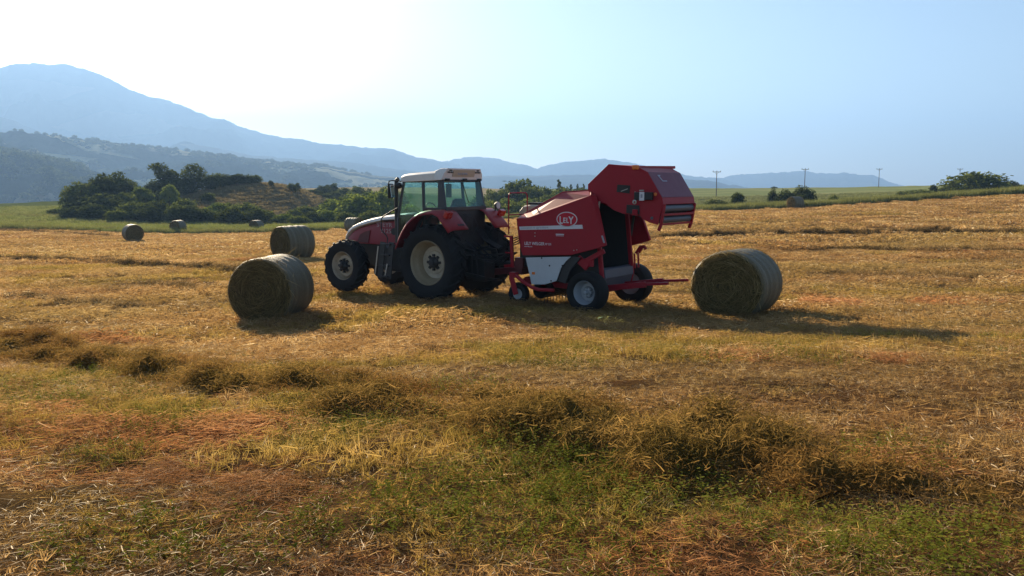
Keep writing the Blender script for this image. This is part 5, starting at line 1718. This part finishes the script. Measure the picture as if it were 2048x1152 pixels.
MB().slab([(-1.42, -.73, 2.2), (-1.42, .73, 2.2), (-1.36, .73, 1.85), (-1.36, -.73, 1.85)], .02).slab([(-1.36, -.73, 1.87), (-1.36, .73, 1.87), (-.7, .73, 2.1), (-.7, -.73, 2.1)], .02).slab([(-.7, -.73, 2.1), (-.7, .73, 2.1), (.1, .73, 2.48), (.1, -.73, 2.48)], .02).build('gate_belt', M_BLACK, tg)
mb = MB().bar((-.96, .80, 2.955), (-.96, -.98, 2.985), .09, .06)
lb = mb.build('lamp_bar', M_RED, tg, .015)
MB().box((-.97, .79, 2.955), (.13, .10, .09)).build('marker_lamp', M_ORANGE, lb, .02)
MB().tube([(-.98, -.90, 2.95), (-1.10, -.86, 2.80)], .008, 6).build('lamp_stay', M_STEEL, lb)
MB().slab([(-.556, .764, 2.618), (-.845, .764, 2.602), (-.831, .764, 2.44), (-.54, .764, 2.47)], .006).build('side_window', M_BLACK, tg)
MB().bar((-.64, .770, 2.485), (-.79, .770, 2.535), .008, .012).build('window_rod', M_STEEL, tg)
cb = MB().span(-.975, -1.36, .765, .86, 2.315, 2.47).build('control_box', M_BLACK, tg, .015)
MB().span(-1.10, -1.205, .862, .868, 2.305, 2.475).build('box_label', M_DECAL, cb)
MB().span(-1.13, -1.17, .869, .871, 2.36, 2.43).build('label_mark', M_DECALG, cb)
MB().span(-1.06, -1.15, .765, .80, 2.49, 2.515).build('box_bracket', M_STEEL, cb, .004)
MB().tube([(-.965, .79, 2.48), (-.965, .79, 2.40)], .008, 6).build('box_pin', M_STEEL, cb)
MB().lathe([(.762, .045), (.772, .045), (.774, .022), (.775, .020), (.765, .018)], (-.945, 0, 2.275), 20).build('pivot_ring', M_STEEL, tg, smooth=40)
MB().tube([(-1.40, .762, 2.43), (-1.40, .785, 2.43)], .032, 16).build('side_reflector', M_ORANGE, tg)
MB().tube([(-1.33, .762, 1.965), (-1.33, .772, 1.965)], .03, 16).build('round_plug', M_BELT, tg)
mb = MB().slab([(-.78, .775, 2.22), (-1.06, .775, 2.21), (-1.07, .775, 2.03), (-.77, .775, 2.05)], .012)
br = mb.build('hinge_bracket', M_BLACK, tg, .004)
MB().box((-.98, .80, 2.07), (.10, .07, .12)).build('bracket_lug', M_RED, br, .01)
mb = MB().tube([(-.05, -.70, 2.42), (-.32, -.70, 1.95), (-.62, -.70, 2.06)], .02, 8)
mb.build('gate_stay', M_RED, tg, smooth=40)
# "L" shaped mark on the purple-lit rear panel
ang_ = math.atan2(2.865 - 2.372, 1.535 - 1.217)
nx_, nz_ = -math.sin(ang_), math.cos(ang_)
def on_panel(y_, f):
    return (-1.217 - .318 * f + nx_ * .003, y_, 2.865 - .493 * f + nz_ * .003)


MB().slab([on_panel(.42, .12), on_panel(.30, .12), on_panel(.30, .16), on_panel(.36, .16), on_panel(.30, .34), on_panel(.12, .34), on_panel(.12, .38), on_panel(.34, .38)], .003).build('panel_mark', M_DECALG, tg)

# ------------------------------------------------------------------ haze over the valley
hz = MB().span(-5200, 5200, -60, 8200, -96, 640).build('haze', M_DARK)
m = bpy.data.materials.new('haze_air')
m.use_nodes = True
nt = m.node_tree
nt.nodes.clear()
out = nt.nodes.new('ShaderNodeOutputMaterial')
pv = nt.nodes.new('ShaderNodeVolumePrincipled')
pv.inputs['Color'].default_value = (0.31, 0.55, 1.0, 1)
pv.inputs['Density'].default_value = 0.00028
pv.inputs['Anisotropy'].default_value = 0.28
nt.links.new(pv.outputs[0], out.inputs['Volume'])
hz.data.materials.clear()
hz.data.materials.append(m)
tag(hz, kind='stuff')
